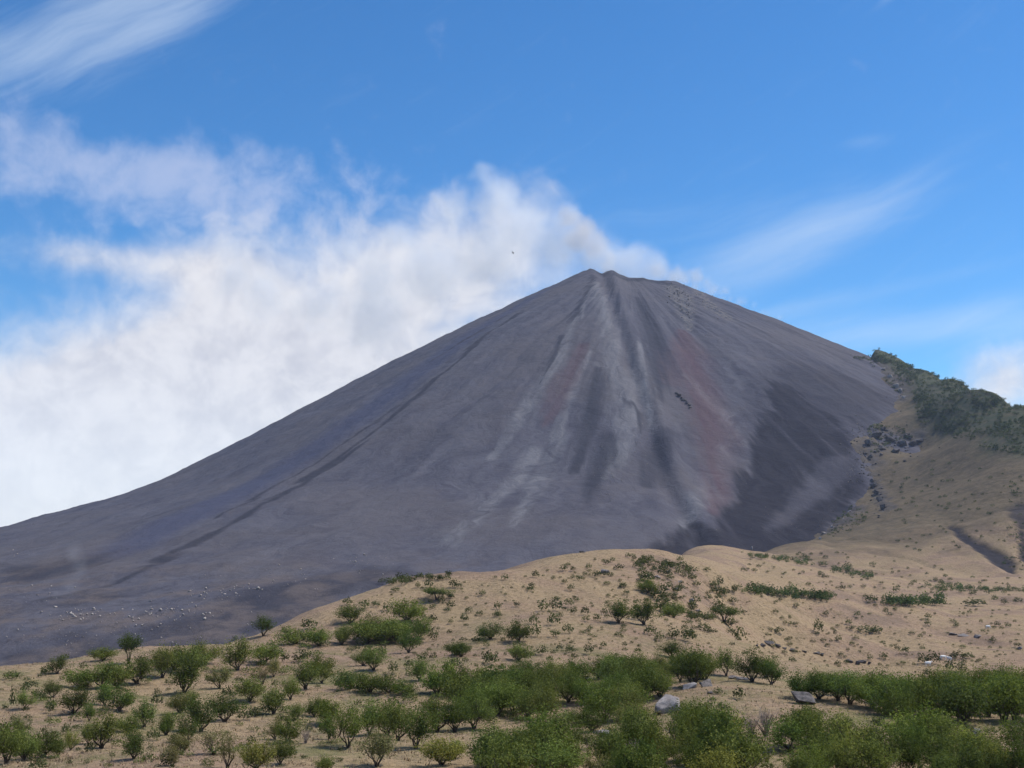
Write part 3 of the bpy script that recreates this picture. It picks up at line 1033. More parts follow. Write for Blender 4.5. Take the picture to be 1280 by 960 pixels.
bl("""161 830 27 29 df;72 842 24 18 dr;81 825 11 8 ol;58 842 17 11 ml;129 826 34 14 ms;15 848 19 10 ol;38 861 19 13 ms;66 872 21 18 dr;50 876 17 14 mr;31 886 22 20 mu;16 885 11 26 ou
;101 860 38 20 ms;129 861 38 27 mr;146 860 34 24 ms;171 855 41 28 dr;203 847 30 32 mr;92 892 38 29 dr;62 892 12 18 ou;111 902 22 20 mr;131 881 28 22 mr;150 889 30 26 ms;196 882 17 17 og;180 909 28 28 mu
;159 915 26 17 ms;191 926 17 17 yg;208 919 24 22 mr;25 917 20 19 or;82 918 13 15 og;53 928 13 20 og;66 926 20 14 og;127 936 42 34 mr;110 930 20 22 mr;167 949 34 28 dr;112 941 15 13 og;88 938 20 20 yr
;8 955 42 42 ms;30 950 34 30 ms;54 947 38 24 dr;72 945 22 18 mr;46 963 22 14 yl;210 958 20 16 or;3 922 16 20 mr;240 842 42 28 mr;218 838 40 26 ms;230 866 50 36 dr;254 831 38 24 mr;247 816 17 9 ml;297 838 38 32 mr
;331 829 38 20 ms;356 828 13 15 mu;274 861 28 26 ou;342 846 21 18 or;328 855 22 19 og;375 828 20 16 mr;400 842 32 20 ms;382 862 34 30 mr;402 854 20 20 mu;329 795 20 22 du;357 793 15 11 ol;386 787 22 14 dr
;369 805 48 16 ml;399 808 28 19 ms;294 801 8 7 or;284 872 15 15 og;312 877 36 25 ms;281 902 42 29 dr;251 915 42 34 dr;224 892 24 22 or;237 887 20 20 mr;207 919 20 20 mr;234 926 28 24 dr;342 892 36 28 mr;363 874 22 22 mr
;320 896 20 13 os;333 892 17 13 or;305 900 22 13 ol;369 900 22 16 mr;354 901 11 9 ol;393 896 22 20 mr;408 906 28 26 ms;359 928 30 26 ms;344 924 24 21 or;314 930 12 12 og;414 928 14 18 du;267 943 37 26 og;284 960 28 36 og
;226 943 28 21 or;215 958 24 20 or;320 964 42 32 ys;350 956 28 28 mu;406 964 24 16 mr;428 804 20 18 mr;458 804 42 22 ms;484 804 48 24 ms;511 816 28 24 mr;522 799 28 22 ms;542 801 15 17 dr;437 816 11 9 or;467 838 28 24 mr
;454 832 26 17 ms;475 821 19 14 mr;492 842 15 15 ou;511 835 13 11 mr;524 851 26 22 mr;527 826 15 11 og;576 821 24 15 ds;569 835 14 13 yr;581 829 9 8 or;557 837 11 8 ol;615 831 20 16 or;613 799 28 17 ds;599 804 24 10 yl
;437 861 38 18 dl;462 865 38 19 ml;486 866 34 18 dl;505 869 26 15 ml;436 934 40 44 mu;462 919 38 34 mr;484 919 40 34 ms;497 926 38 36 mr;520 936 40 46 mu;546 915 40 34 dr;569 915 38 32 dr;593 911 36 36 mr;411 924 22 26 mu
;471 958 36 40 ou;447 883 11 9 og;490 882 18 12 og;552 956 46 28 ys;569 949 20 20 mu;407 961 22 14 yl;612 960 50 48 mu;438 779 32 20 dr;455 761 15 12 mr;484 764 13 12 or;434 756 12 10 dr;506 730 10 8 or;536 735 12 12 dr;522 735 8 8 dr
;494 740 12 7 ol;546 750 32 12 df;566 735 12 12 mr;563 761 13 11 mr;509 777 40 24 ms;469 797 44 22 ms;495 800 40 22 ms;541 777 12 10 or;427 806 20 20 mr;580 776 12 10 or;620 772 10 8 og;631 725 11 8 dr;648 803 32 23 ds;669 796 16 16 mr
;667 781 13 15 or;692 782 18 17 mr;571 819 28 13 ds;568 834 15 12 yr;611 829 20 16 or;648 826 28 17 ms;677 819 16 13 dr;700 813 10 10 or;712 816 13 12 or;736 818 13 16 mu;694 796 15 11 mr;710 792 15 13 mr;680 764 18 15 dr;695 764 18 17 dr
;711 759 13 12 dr;717 768 10 10 dr;731 769 12 13 og;732 777 12 8 ol;746 776 10 9 or;773 779 30 24 dr;805 781 32 26 dr;797 774 20 16 mr;835 767 22 15 ms;842 772 22 16 ms;828 758 20 14 ms;813 793 17 13 mr;825 801 16 12 or;710 708 7 6 or;716 714 7 7 or
;731 720 7 6 dr;744 721 9 9 dr;757 721 9 8 dr;754 704 5 6 or;766 703 7 7 or;774 712 15 8 ms;789 698 8 5 or;806 706 12 8 os;832 706 9 8 mr;843 710 9 6 mr;813 727 14 13 dr;810 741 24 15 ms;826 741 16 11 ms;822 750 22 14 ms
;871 733 13 8 os;862 716 22 8 ms;884 714 10 6 mr;900 733 10 14 du;901 745 12 14 dg;898 760 16 11 dr;916 754 14 8 or;905 778 32 16 df;870 755 16 12 or;885 750 12 8 or;864 776 14 11 or;851 766 10 10 mr;861 802 20 17 mg;843 799 16 16 mr
;879 788 22 10 os;924 800 18 18 dr;908 744 9 12 og;918 742 8 12 og;839 822 28 17 dr;1090 752 16 9 dr;1082 791 20 10 df;1096 791 16 9 df;1023 791 13 17 dg;1048 802 9 9 or;1044 795 5 10 og;1105 824 12 9 dr;1130 817 16 11 mr;905 957 50 64 mu;878 948 46 56 mr;932 962 42 44 dr;856 936 40 42 mr;1121 813 7 8 or
;1154 830 15 13 dr;1168 830 18 16 dr;1198 824 20 11 dr;1209 823 14 8 dr;1188 839 17 15 dr;1204 840 15 9 or;1233 846 15 10 og;1248 842 8 5 og;1218 757 30 9 ms;1136 781 10 5 dr;1160 782 10 7 dr;1196 782 7 6 or;1226 779 5 6 or;1247 783 9 7 og
;1255 756 9 9 dg;1272 754 12 8 os;974 791 12 8 mr;985 795 8 5 ol;865 858 42 40 dr;883 850 30 28 mr;908 845 28 28 mu;940 853 36 34 dr;964 857 32 28 mr;955 848 24 22 mu;1082 748 8 6 or;1108 768 6 10 dg;1215 744 8 6 dr;1244 752 9 9 og
;990 702 6 7 dr;958 698 6 7 du;950 699 6 7 dr;1066 712 6 5 dr;1000 704 9 5 dr;1030 708 10 7 dr;1080 718 9 6 dr;946 738 8 8 dr;918 740 7 10 dg;1207 729 8 4 dr;1180 722 10 3 dl;1170 727 8 6 or
;1125 908 40 36 dr;1106 895 44 40 mr;1205 905 60 46 ds;1172 900 58 44 ms;1255 902 60 46 ms""")


def sample_thicket(poly, n, seed, size, tones, shapes, sx=0.40, sy=0.19):
    r = np.random.default_rng(seed)
    P = np.array(poly, float)
    x0, y0 = P.min(0); x1, y1 = P.max(0)
    got = []
    tries = 0
    while len(got) < n and tries < 30000:
        tries += 1
        x, y = r.uniform(x0, x1), r.uniform(y0, y1)
        ins = False
        for i in range(len(P)):
            ax, ay = P[i]; bx_, by_ = P[(i + 1) % len(P)]
            if (ay > y) != (by_ > y) and x < (bx_ - ax) * (y - ay) / (by_ - ay) + ax:
                ins = not ins
        if not ins:
            continue
        s_ = size(y)
        if any(abs(x - a[0]) < sx * s_ and abs(y - a[1]) < sy * s_ for a in got):
            continue
        got.append((x, y))
        k = r.uniform(0.78, 1.2)
        BUSHES.append((x, y, s_ * k * r.uniform(0.95, 1.25), s_ * k * r.uniform(0.72, 0.98), r.choice(list(tones)), SH[r.choice(list(shapes))]))


size = lambda y: float(np.interp(y, [790, 830, 870, 900, 950, 985], [16, 19, 33, 39, 45, 47]))
sample_thicket([(596, 868), (640, 848), (700, 852), (750, 844), (800, 832), (850, 832), (880, 842), (900, 846), (868, 866), (835, 868), (815, 880), (806, 902), (780, 905), (760, 880), (700, 878), (690, 905), (600, 890)], 54, 1, size, 'mmmd', 'rsru')
sample_thicket([(610, 940), (640, 905), (700, 900), (760, 898), (800, 915), (800, 985), (590, 985)], 28, 2, size, 'mmdo', 'rsug')
sample_thicket([(800, 930), (830, 905), (890, 900), (915, 930), (930, 985), (800, 985)], 15, 3, size, 'mdmy', 'rsug')
sample_thicket([(990, 872), (1010, 856), (1050, 862), (1090, 868), (1140, 872), (1190, 862), (1240, 866), (1300, 866), (1300, 900), (1240, 902), (1200, 900), (1150, 896), (1100, 888), (1060, 884)], 46, 4, lambda y: float(np.interp(y, [856, 872, 900], [20, 30, 40])), 'mmmd', 'rsru')
sample_thicket([(1000, 930), (1030, 920), (1080, 934), (1130, 930), (1180, 935), (1230, 945), (1300, 940), (1300, 985), (985, 985)], 26, 5, size, 'mmdy', 'rsur')
sample_thicket([(975, 915), (1015, 905), (1030, 925), (1000, 945), (985, 940)], 3, 6, size, 'm', 'ru')
sample_thicket([(520, 868), (600, 862), (640, 880), (600, 900), (560, 882)], 9, 7, size, 'mmd', 'rs')
# what stays in view between the bushes: boulders and bare patches (x0, y0, x1, y1)
CLEAR = [(986, 856, 1028, 888), (893, 862, 988, 896), (872, 838, 902, 862), (812, 864, 852, 886), (956, 918, 984, 952), (1030, 884, 1062, 898), (1212, 908, 1228, 922), (700, 880, 722, 893), (735, 905, 770, 922), (626, 905, 650, 918)]
_b = []
for b in BUSHES:
    x, y, w, h, tn, sh = b
    ok = True
    for (x0, y0, x1, y1) in CLEAR:
        if y > y1 - 3 and x + w * 0.42 > x0 and x - w * 0.42 < x1 and y - h < y1 - 2:
            if y <= y1 + 6:
                ok = False
            else:
                h = y - y1 + 2
                w = min(w, h * 1.5)
    if ok and h > 5:
        _b.append((x, y, w, h, tn, sh))
BUSHES[:] = _b
# little scattered scrub, too small to pick out one by one
SCRUB = []
rs = np.random.default_rng(77)


def scatter(poly, n, wlo, whi):
    P = np.array(poly, float)
    x0, y0 = P.min(0); x1, y1 = P.max(0)
    c = 0
    while c < n:
        x, y = rs.uniform(x0, x1), rs.uniform(y0, y1)
        ins = False
        for i in range(len(P)):
            ax, ay = P[i]; bx_, by_ = P[(i + 1) % len(P)]
            if (ay > y) != (by_ > y) and x < (bx_ - ax) * (y - ay) / (by_ - ay) + ax:
                ins = not ins
        if ins:
            w = rs.uniform(wlo, whi)
            w *= 1.25; SCRUB.append((x, y, w, w * rs.uniform(0.5, 0.95))); c += 1


scatter([(0, 850), (160, 830), (320, 812), (420, 780), (430, 960), (0, 960)], 130, 5, 11)
scatter([(430, 750), (520, 732), (640, 720), (740, 700), (860, 700), (900, 830), (640, 840), (430, 850)], 210, 3, 9)
scatter([(780, 695), (860, 700), (920, 760), (930, 810), (840, 800), (800, 740)], 110, 4, 12)
scatter([(930, 695), (1060, 690), (1290, 722), (1290, 850), (1000, 835), (920, 820)], 170, 2.5, 8)
scatter([(600, 850), (900, 850), (980, 900), (1290, 900), (1290, 970), (600, 970)], 120, 7, 15)
scatter([(470, 729), (500, 724), (570, 718), (574, 724), (500, 733)], 24, 6, 11)
scatter([(430, 750), (520, 732), (640, 720), (740, 700), (860, 700), (900, 830), (640, 840), (430, 850)], 240, 1.6, 4)
scatter([(930, 695), (1060, 690), (1290, 722), (1290, 850), (1000, 835), (920, 820)], 300, 1.4, 4)
LOWG = []
_s0 = len(SCRUB)
scatter([(0, 850), (160, 830), (320, 812), (420, 800), (430, 960), (0, 960)], 110, 9, 20)
scatter([(440, 795), (540, 770), (540, 800), (440, 812)], 14, 8, 16)
scatter([(430, 862), (600, 862), (640, 848), (740, 838), (860, 832), (860, 862), (800, 900), (600, 900), (430, 925)], 90, 10, 20)
scatter([(600, 900), (900, 905), (920, 960), (600, 965)], 60, 12, 22)
scatter([(1000, 862), (1290, 866), (1290, 905), (1100, 892), (1040, 882)], 50, 10, 20)
scatter([(1000, 925), (1290, 935), (1290, 965), (990, 965)], 36, 14, 24)
LOWG = SCRUB[_s0:]
del SCRUB[_s0:]
LOWG = [(x, y, w, w * 0.5) for x, y, w, h in LOWG if not any(x0 - 6 < x < x1 + 6 and y0 < y < y1 + 10 for x0, y0, x1, y1 in CLEAR)]
# green strips on the far plain
STRIPS = [('long low strip of dense green scrub across the middle of the tan plain', [(934, 739), (955, 741), (990, 745), (1020, 748), (1037, 748)], 90, 8, 13),
          ('short dense dark green thicket right of the long strip on the tan plain', [(1108, 755), (1140, 756), (1176, 754)], 64, 10, 15),
          ('thin dark scrub strip just below the black lava on the far plain', [(932, 694), (955, 697), (980, 700), (1012, 705)], 60, 5, 7),
          ('small dark scrub clump beyond the long strip near the slope foot', [(1046, 714), (1062, 717), (1084, 722)], 34, 5, 9),
          ('far thin green scrub line running along the foot of the grassy slope', [(1162, 734), (1200, 738), (1240, 740), (1285, 737)], 90, 4.5, 8)]

px = np.array([b[0] for b in BUSHES]); py = np.array([b[1] for b in BUSHES])
BX, BY, BZ = march(px, py, land)
keep = ~np.isnan(BY)
area = np.array([b[2] * b[3] for b in BUSHES]) * keep
order = np.argsort(-area)
IND = [int(i) for i in order[:292] if keep[i]]
REST = [int(i) for i in order[292:] if keep[i]]
for i in REST:
    b = BUSHES[i]
    SCRUB.append((b[0], b[1], b[2], b[3]))

TONES = {'d': (0.076, 0.098, 0.028), 'm': (0.124, 0.150, 0.041), 'y': (0.195, 0.200, 0.052), 'o': (0.160, 0.155, 0.062)}
TWORD = {'d': 'dark green', 'm': 'mid-green', 'y': 'yellow-green', 'o': 'olive'}
ORD = ['first', 'second', 'third', 'fourth', 'fifth', 'sixth', 'seventh', 'eighth', 'ninth', 'tenth', 'eleventh', 'twelfth', 'thirteenth', 'fourteenth',
       'fifteenth', 'sixteenth', 'seventeenth', 'eighteenth', 'nineteenth', 'twentieth', 'twenty-first', 'twenty-second', 'twenty-third', 'twenty-fourth', 'twenty-fifth', 'twenty-sixth', 'twenty-seventh', 'twenty-eighth', 'twenty-ninth', 'thirtieth']


def zone(x, y):
    if x < 425 and y < 972:
        return 'of the left slope', 805, 18
    if x >= 920 and y < 850:
        return 'of the tan plain', 690, 40
    if 780 <= x < 930 and y < 812:
        return 'of the stony gully', 695, 30
    if y < 842:
        return 'of the bare hill face', 725, 22
    if x < 590:
        return 'left of the central thicket', 850, 22
    if x < 850 and y < 905:
        return 'of the central thicket', 835, 13
    if x < 975 and y < 872:
        return 'beside the knoll boulders', 835, 20
    if x < 960:
        return 'below the knoll', 890, 16
    if y < 916:
        return 'behind the tilted boulder', 850, 12
    return 'below the tilted boulder', 915, 12


rows = {}
for i in IND:
    z_, y0, st = zone(BUSHES[i][0], BUSHES[i][1])
    rows.setdefault((z_, max(0, int((BUSHES[i][1] - y0) // st))), []).append(i)
LABEL = {}
zrows = {}
for (z_, k) in rows:
    zrows.setdefault(z_, []).append(k)
for (z_, k), ii in rows.items():
    ii.sort(key=lambda i: BUSHES[i][0])
    ks = sorted(zrows[z_])
    rank = ks.index(k)
    rw = 'farthest row' if rank == 0 else ('nearest row' if rank == len(ks) - 1 else ORD[rank] + ' row back' if False else ORD[rank] + '-farthest row')
    for n_, i in enumerate(ii):
        b = BUSHES[i]
        o_ = ('leftmost' if n_ == 0 else 'rightmost' if n_ == len(ii) - 1 else ORD[n_] + ' from left') + ' in '
        LABEL[i] = f"{b[5]} {TWORD[b[4]]} bush, {o_}{rw} {z_}"


def group_of(x, y):
    return 'bushes ' + zone(x, y)[0]


rb = np.random.default_rng(5)
for i in IND:
    b = BUSHES[i]
    d_ = BY[i]
    wm = b[2] * d_ / FPX; hm = b[3] * d_ / FPX
    cm, tm, H = VARS[b[5]][rb.integers(len(VARS[b[5]]))]
    e = bpy.data.objects.new('bush', None)
    COL.objects.link(e)
    e.empty_display_size = 0.2
    e.location = (BX[i], BY[i], float(land(BX[i], BY[i])) - 0.04)
    e.rotation_euler = (rb.normal() * 0.05, rb.normal() * 0.05, rb.uniform(0, 6.28))
    e.scale = (wm * 1.2 * rb.uniform(0.9, 1.15), wm * 1.2 * rb.uniform(0.9, 1.15), hm / H * 1.12)
    e['label'] = LABEL[i]; e['category'] = 'bush'; e['group'] = group_of(b[0], b[1])
    c = bpy.data.objects.new('crown', cm); t = bpy.data.objects.new('trunk', tm)
    for q in (c, t):
        COL.objects.link(q); q.parent = e
    k = np.array(TONES[b[4]]) * rb.uniform(0.82, 1.2) * (1 + rb.normal(size=3) * 0.05)
    c.color = (*k, 1)


# ------------------------------------------------------------------ masses: scrub, strips, forest, grass, stones
def add_masses(name, items, nleaf, ls, mat, H, seed, zdrop=0.03, **props):
    r = np.random.default_rng(seed)
    base = [small_clump(r, nleaf, ls) for _ in range(8)]
    ax, ay, aw, ah = (np.array(q, float) for q in zip(*items))
    X, Y, Z = march(ax, ay, H)
    Vs, Fs, Ts = [], [], []
    n = 0
    for i in range(len(ax)):
        if np.isnan(Y[i]):
            continue
        V, F, T = base[r.integers(8)]
        a = r.uniform(0, 6.28)
        w = aw[i] * Y[i] / FPX; h = ah[i] * Y[i] / FPX / 0.76
        c_, s_ = math.cos(a), math.sin(a)
        q = np.stack([X[i] + w * (V[:, 0] * c_ - V[:, 1] * s_), Y[i] + w * (V[:, 0] * s_ + V[:, 1] * c_), Z[i] - zdrop + h * V[:, 2]], 1)
        Vs.append(q); Fs.append(F + n); Ts.append(np.clip(T + r.normal() * 0.24, 0, 1)); n += len(V)
    me = new_mesh(name, np.concatenate(Vs), np.concatenate(Fs), [mat], False)
    fattr(me, 'tone', np.concatenate(Ts))
    o = link(name, me, **props)
    o.color = (0.082, 0.092, 0.040, 1)
    return o


add_masses('scrub', SCRUB, 110, 0.080, M_SCRUB, land, 21, kind='stuff', label='small scattered scrub plants dotted over the dry slopes')
_o = add_masses('ground_cover', LOWG, 170, 0.055, M_SCRUB, land, 22, kind='stuff', label='low green scrub growing between the bushes on the near slopes')
_o.color = (0.110, 0.132, 0.042, 1)
for lab, line, n, wlo, whi in STRIPS:
    P = np.array(line, float)
    seg = np.linspace(0, len(P) - 1, n)
    it = []
    for q in seg:
        x = np.interp(q, range(len(P)), P[:, 0]) + rs.normal() * 5; y = np.interp(q, range(len(P)), P[:, 1]) + rs.normal() * 1.9
        w = rs.uniform(wlo * 0.5, whi) * 1.15
        it.append((x, y, w, w * rs.uniform(0.6, 0.95)))
    o = add_masses('thicket', it, 70, 0.085, M_SCRUB, land, int(P[0, 0]), kind='stuff', label=lab)
    o.color = (0.080, 0.110, 0.042, 1)

# forest over the ridge
fr = []
FP = np.array(FOREST_PX, float)
while len(fr) < 1350:
    x, y = rs.uniform(1086, 1300), rs.uniform(442, 596)
    ins = False
    for i in range(len(FP)):
        ax, ay = FP[i]; bx_, by_ = FP[(i + 1) % len(FP)]
        if (ay > y) != (by_ > y) and x < (bx_ - ax) * (y - ay) / (by_ - ay) + ax:
            ins = not ins
    if ins and fbm(x / 26, y / 16, 2, 3) > rs.uniform(-0.35, 0.4):
        w = rs.uniform(2.4, 5.6)
        fr.append((x, y, w, w * rs.uniform(0.7, 1.0)))
for x in np.arange(1094, 1290, 2.4):
    yc = float(np.interp(x, [1096, 1130, 1165, 1200, 1240, 1280, 1300], [447, 456, 468, 478, 493, 510, 519]))
    w = rs.uniform(4, 7.5)
    if rs.random() < 0.85:
        fr.append((x, yc + rs.uniform(0, 2.5), w, w * rs.uniform(0.6, 0.9)))
for x in np.arange(1068, 1100, 2.2):
    fr.append((x, float(np.interp(x, [1068, 1100], [446, 450])) + rs.uniform(0, 3), rs.uniform(3, 7), rs.uniform(3, 5)))
for _ in range(70):
    fr.append((rs.uniform(1084, 1128), rs.uniform(437.5, 455), rs.uniform(3, 6.5), rs.uniform(2.5, 4.5)))
for x, y, w in [(1100, 449, 13), (1095, 449, 9), (1108, 452, 10), (1128, 458, 10), (1140, 462, 11), (1150, 466, 9)]:
    fr.append((x, y, w, w * 0.7))
add_masses('forest', fr, 46, 0.11, M_FOREST, land, 31, 0.4, kind='stuff', label='dark scrub forest covering the ridge beside the ash cone')
sl = []
for n_, poly in ((60, [(1062, 632), (1085, 636), (1082, 655), (1045, 672), (1024, 672), (1040, 655)]), (80, [(1085, 530), (1130, 535), (1150, 545), (1110, 560), (1088, 570)]),
                 (36, [(1262, 600), (1290, 620), (1290, 720), (1272, 712), (1276, 660)]), (14, [(1240, 690), (1280, 700), (1275, 715), (1250, 705)]),
                 (110, [(1110, 560), (1290, 600), (1290, 690), (1120, 690)]), (20, [(1090, 458), (1125, 470), (1135, 500), (1118, 490)])):
    q = np.array(poly, float); c = 0
    while c < n_:
        x, y = rs.uniform(q[:, 0].min(), q[:, 0].max()), rs.uniform(q[:, 1].min(), q[:, 1].max())
        ins = False
        for i in range(len(q)):
            ax, ay = q[i]; bx_, by_ = q[(i + 1) % len(q)]
            if (ay > y) != (by_ > y) and x < (bx_ - ax) * (y - ay) / (by_ - ay) + ax:
                ins = not ins
        if ins:
            w = rs.uniform(2.5, 6.5); sl.append((x, y, w, w * 0.7)); c += 1
add_masses('undergrowth', sl, 46, 0.11, M_FOREST, land, 33, 0.3, kind='stuff', label='patchy grey-green scrub on the grassy slope and its gullies')


def build_grass():
    r = np.random.default_rng(9)
    N = 34000
    u = r.random(N)
    y = 68 + (235 - 68) * u ** 1.5
    x = (r.random(N) - 0.5) * 1.06 * y
    dn = fbm(x / 6, y / 6, 3, 2)
    ok = dn > r.uniform(-0.35, 0.45, N)
    x, y = x[ok], y[ok]
    z = gnd_q(x, y)
    n = len(x)
    nb = 4
    h = r.uniform(0.10, 0.32, (n, 1)) * np.ones((1, nb)); a = r.uniform(0, 6.28, (n, nb)); l = r.uniform(0.05, 0.32, (n, nb))
    bx0 = x[:, None] + r.normal(size=(n, nb)) * 0.10; by0 = y[:, None] + r.normal(size=(n, nb)) * 0.10; bz0 = z[:, None] - 0.03 + 0 * a
    w = 0.045
    p0 = np.stack([bx0 - w * np.cos(a), by0 - w * np.sin(a), bz0], -1); p1 = np.stack([bx0 + w * np.cos(a), by0 + w * np.sin(a), bz0], -1)
    p2 = np.stack([bx0 + l * np.sin(a), by0 - l * np.cos(a), bz0 + h * r.uniform(0.6, 1.2, (n, nb))], -1)
    V = np.stack([p0, p1, p2], 2).reshape(-1, 3)
    m, g = material('dry_grass')
    t = g.attr('tone')
    c = g.mix(t, (0.28, 0.205, 0.125), (0.35, 0.265, 0.165))
    c = g.mix(g.ss(t, 0.86, 0.98), c, (0.16, 0.16, 0.06))
    principled(g, c, 0.9)
    me = new_mesh('dry_grass', V, np.arange(len(V)).reshape(-1, 3), [m], False)
    fattr(me, 'tone', np.repeat(r.random(n), nb * 3))
    link('dry_grass', me, kind='stuff', label='dry straw-coloured grass tufts over the near slope')


build_grass()


# ------------------------------------------------------------------ rocks
def hull_rock(seed, dims, n=14, rough=0.05, lvl=2):
    r = np.random.default_rng(seed)
    bm = bmesh.new()
    for _ in range(n):
        q = r.normal(size=3); q /= np.abs(q).max() ** 0.8 * np.linalg.norm(q) ** 0.2
        bm.verts.new(q * r.uniform(0.75, 1.0))
    bmesh.ops.convex_hull(bm, input=bm.verts)
    for v in [v for v in bm.verts if not v.link_faces]:
        bm.verts.remove(v)
    bmesh.ops.bevel(bm, geom=bm.edges[:], offset=0.05, segments=1, affect='EDGES', clamp_overlap=True)
    bmesh.ops.triangulate(bm, faces=bm.faces[:])
    for _ in range(lvl):
        bmesh.ops.subdivide_edges(bm, edges=bm.edges[:], cuts=1, use_grid_fill=True)
        bmesh.ops.triangulate(bm, faces=bm.faces[:])
    for v in bm.verts:
        p = v.co
        v.co += v.co.normalized() * rough * float(fbm(p.x * 2.2 + seed, p.y * 2.2 + p.z * 1.7, 3, seed % 7))
        v.co.x *= dims[0] / 2; v.co.y *= dims[1] / 2; v.co.z *= dims[2] / 2
    me = bpy.data.meshes.new('rock')
    bm.to_mesh(me); bm.free()
    return me


def ground_at(px_, py_):
    X, Y, Z = march([px_], [py_], land)
    return float(X[0]), float(Y[0]), float(Z[0])


def boulder(name, px_, py_, dims_px, mat, seed, label, rot=(0, 0, 0), lift=0.25, group=None, n=14, cat='boulder', rough=0.05):
    x, y, z = ground_at(px_, py_)
    k = y / FPX
    dims = [q * k for q in dims_px]
    me = hull_rock(seed, dims, n, rough)
    me.materials.append(mat)
    o = link(name, me, label=label, category=cat)
    if group:
        o['group'] = group
    o.location = (x, y, z + dims[2] * lift)
    o.rotation_euler = rot
    return o


boulder('boulder', 1006, 880, (38, 24, 20), M_BOULDER, 3, 'big tilted grey boulder with dark shaded face on the bare knoll', (math.radians(-24), math.radians(40), math.radians(-14)), 0.34, 'boulders on and near the knoll', 12)
boulder('boulder', 886, 858, (25, 22, 23), M_BOULDER, 8, 'pointed grey boulder at the upper edge of the bare knoll', (0.1, 0.25, 0.4), 0.22, 'boulders on and near the knoll', 11)
boulder('boulder', 834, 889, (38, 30, 30), M_PALE, 12, 'large rounded pale boulder half hidden by bushes left of the knoll', (0.0, 0.12, 0.2), 0.18, 'boulders on and near the knoll', 20)
boulder('boulder', 861, 861, (26, 20, 9), M_PALE, 14, 'low pale slab left of the pointed boulder', (0, -0.22, 0.3), 0.2, 'boulders on and near the knoll')
boulder('boulder', 929, 850, (20, 14, 9), M_ROCK, 17, 'flat grey rock under the bushes at the back of the knoll', (0, 0.15, 0.1), 0.2, 'boulders on and near the knoll')
boulder('boulder', 917, 848, (13, 10, 6), M_ROCK, 18, 'small flat grey rock left of the flat rock at the back of the knoll', (0, 0.1, 0.5), 0.2, 'boulders on and near the knoll')
boulder('boulder', 888, 867, (11, 8, 5), M_LAVA, 19, 'small dark stone on the grass just below the pointed boulder', (0, 0.1, 0.2), 0.2, 'boulders on and near the knoll')
boulder('boulder', 1220, 920, (13, 12, 13), M_PALE, 22, 'small round pale boulder under the bushes by the right-hand clearing', (0, 0, 0), 0.3, 'boulders on and near the knoll', 20)
boulder('boulder', 733, 851, (22, 12, 6), M_PALE, 24, 'pale flat slab showing between bushes in the central thicket', (0, -0.1, 0.1), 0.5, 'boulders in the central thicket')
boulder('boulder', 773, 846, (12, 10, 8), M_PALE, 25, 'pale rounded stone near the top of the central thicket', (0, 0, 0), 0.4, 'boulders in the central thicket')
boulder('boulder', 752, 918, (22, 14, 9), M_PALE, 26, 'pale broken rock in a gap of the thicket below the knoll', (0, 0.2, 0), 0.35, 'boulders in the central thicket')
boulder('boulder', 622, 878, (8, 7, 12), M_PALE, 27, 'small upright pale stone at the left of the central thicket', (0, 0.1, 0), 0.4, 'boulders in the central thicket')
boulder('boulder', 728, 691, (8, 6, 4), M_LAVA, 29, 'small black rock on the very top of the hill crest', (0, 0.1, 0), 0.2, None)
boulder('boulder', 940, 688, (3, 3, 6), M_PALE, 30, 'tiny pale stone standing on the far crest against the black lava', (0, 0, 0), 0.4, None)
for k, (a, b, w) in enumerate([(757, 716, 14), (822, 722, 10), (845, 738, 9), (862, 752, 12), (850, 728, 8), (835, 716, 9), (872, 764, 9)]):
    boulder('boulder', a, b, (w, w * 0.8, w * 0.5), M_ROCK, 40 + k, ['flat grey rock under the crest at the head of the stony gully', 'grey rock beside the uppermost gully bushes', 'small grey rock halfway down the stony gully',
            'broad grey rock low in the stony gully', 'little grey rock above the middle of the stony gully', 'grey rock just below the crest in the stony gully', 'lowest grey rock of the stony gully'][k], (0, 0.2, k), 0.2, 'rocks in the stony gully', 12)


def outcrop(name, label, rocks, mat, seed, group=None, cat='rock outcrop'):
    """rocks: (px, py, width, height) - each a part of one outcrop"""
    x0, y0, z0 = ground_at(rocks[0][0], rocks[0][1])
    e = bpy.data.objects.new(name, None)
    COL.objects.link(e)
    e.location = (x0, y0, z0); e['label'] = label; e['category'] = cat
    if group:
        e['group'] = group
    for j, (a, b, w, h) in enumerate(rocks):
        x, y, z = ground_at(a, b)
        k = y / FPX
        me = hull_rock(seed + j, (w * k, w * k * 0.9, h * k), 12, 0.12, 2)
        me.materials.append(mat)
        o = link('rock', me, e)
        o.location = (x - x0, y - y0, z - z0 + h * k * 0.22)
        o.rotation_euler = (0.15, 0.2 * math.sin(seed + j), j * 1.3)


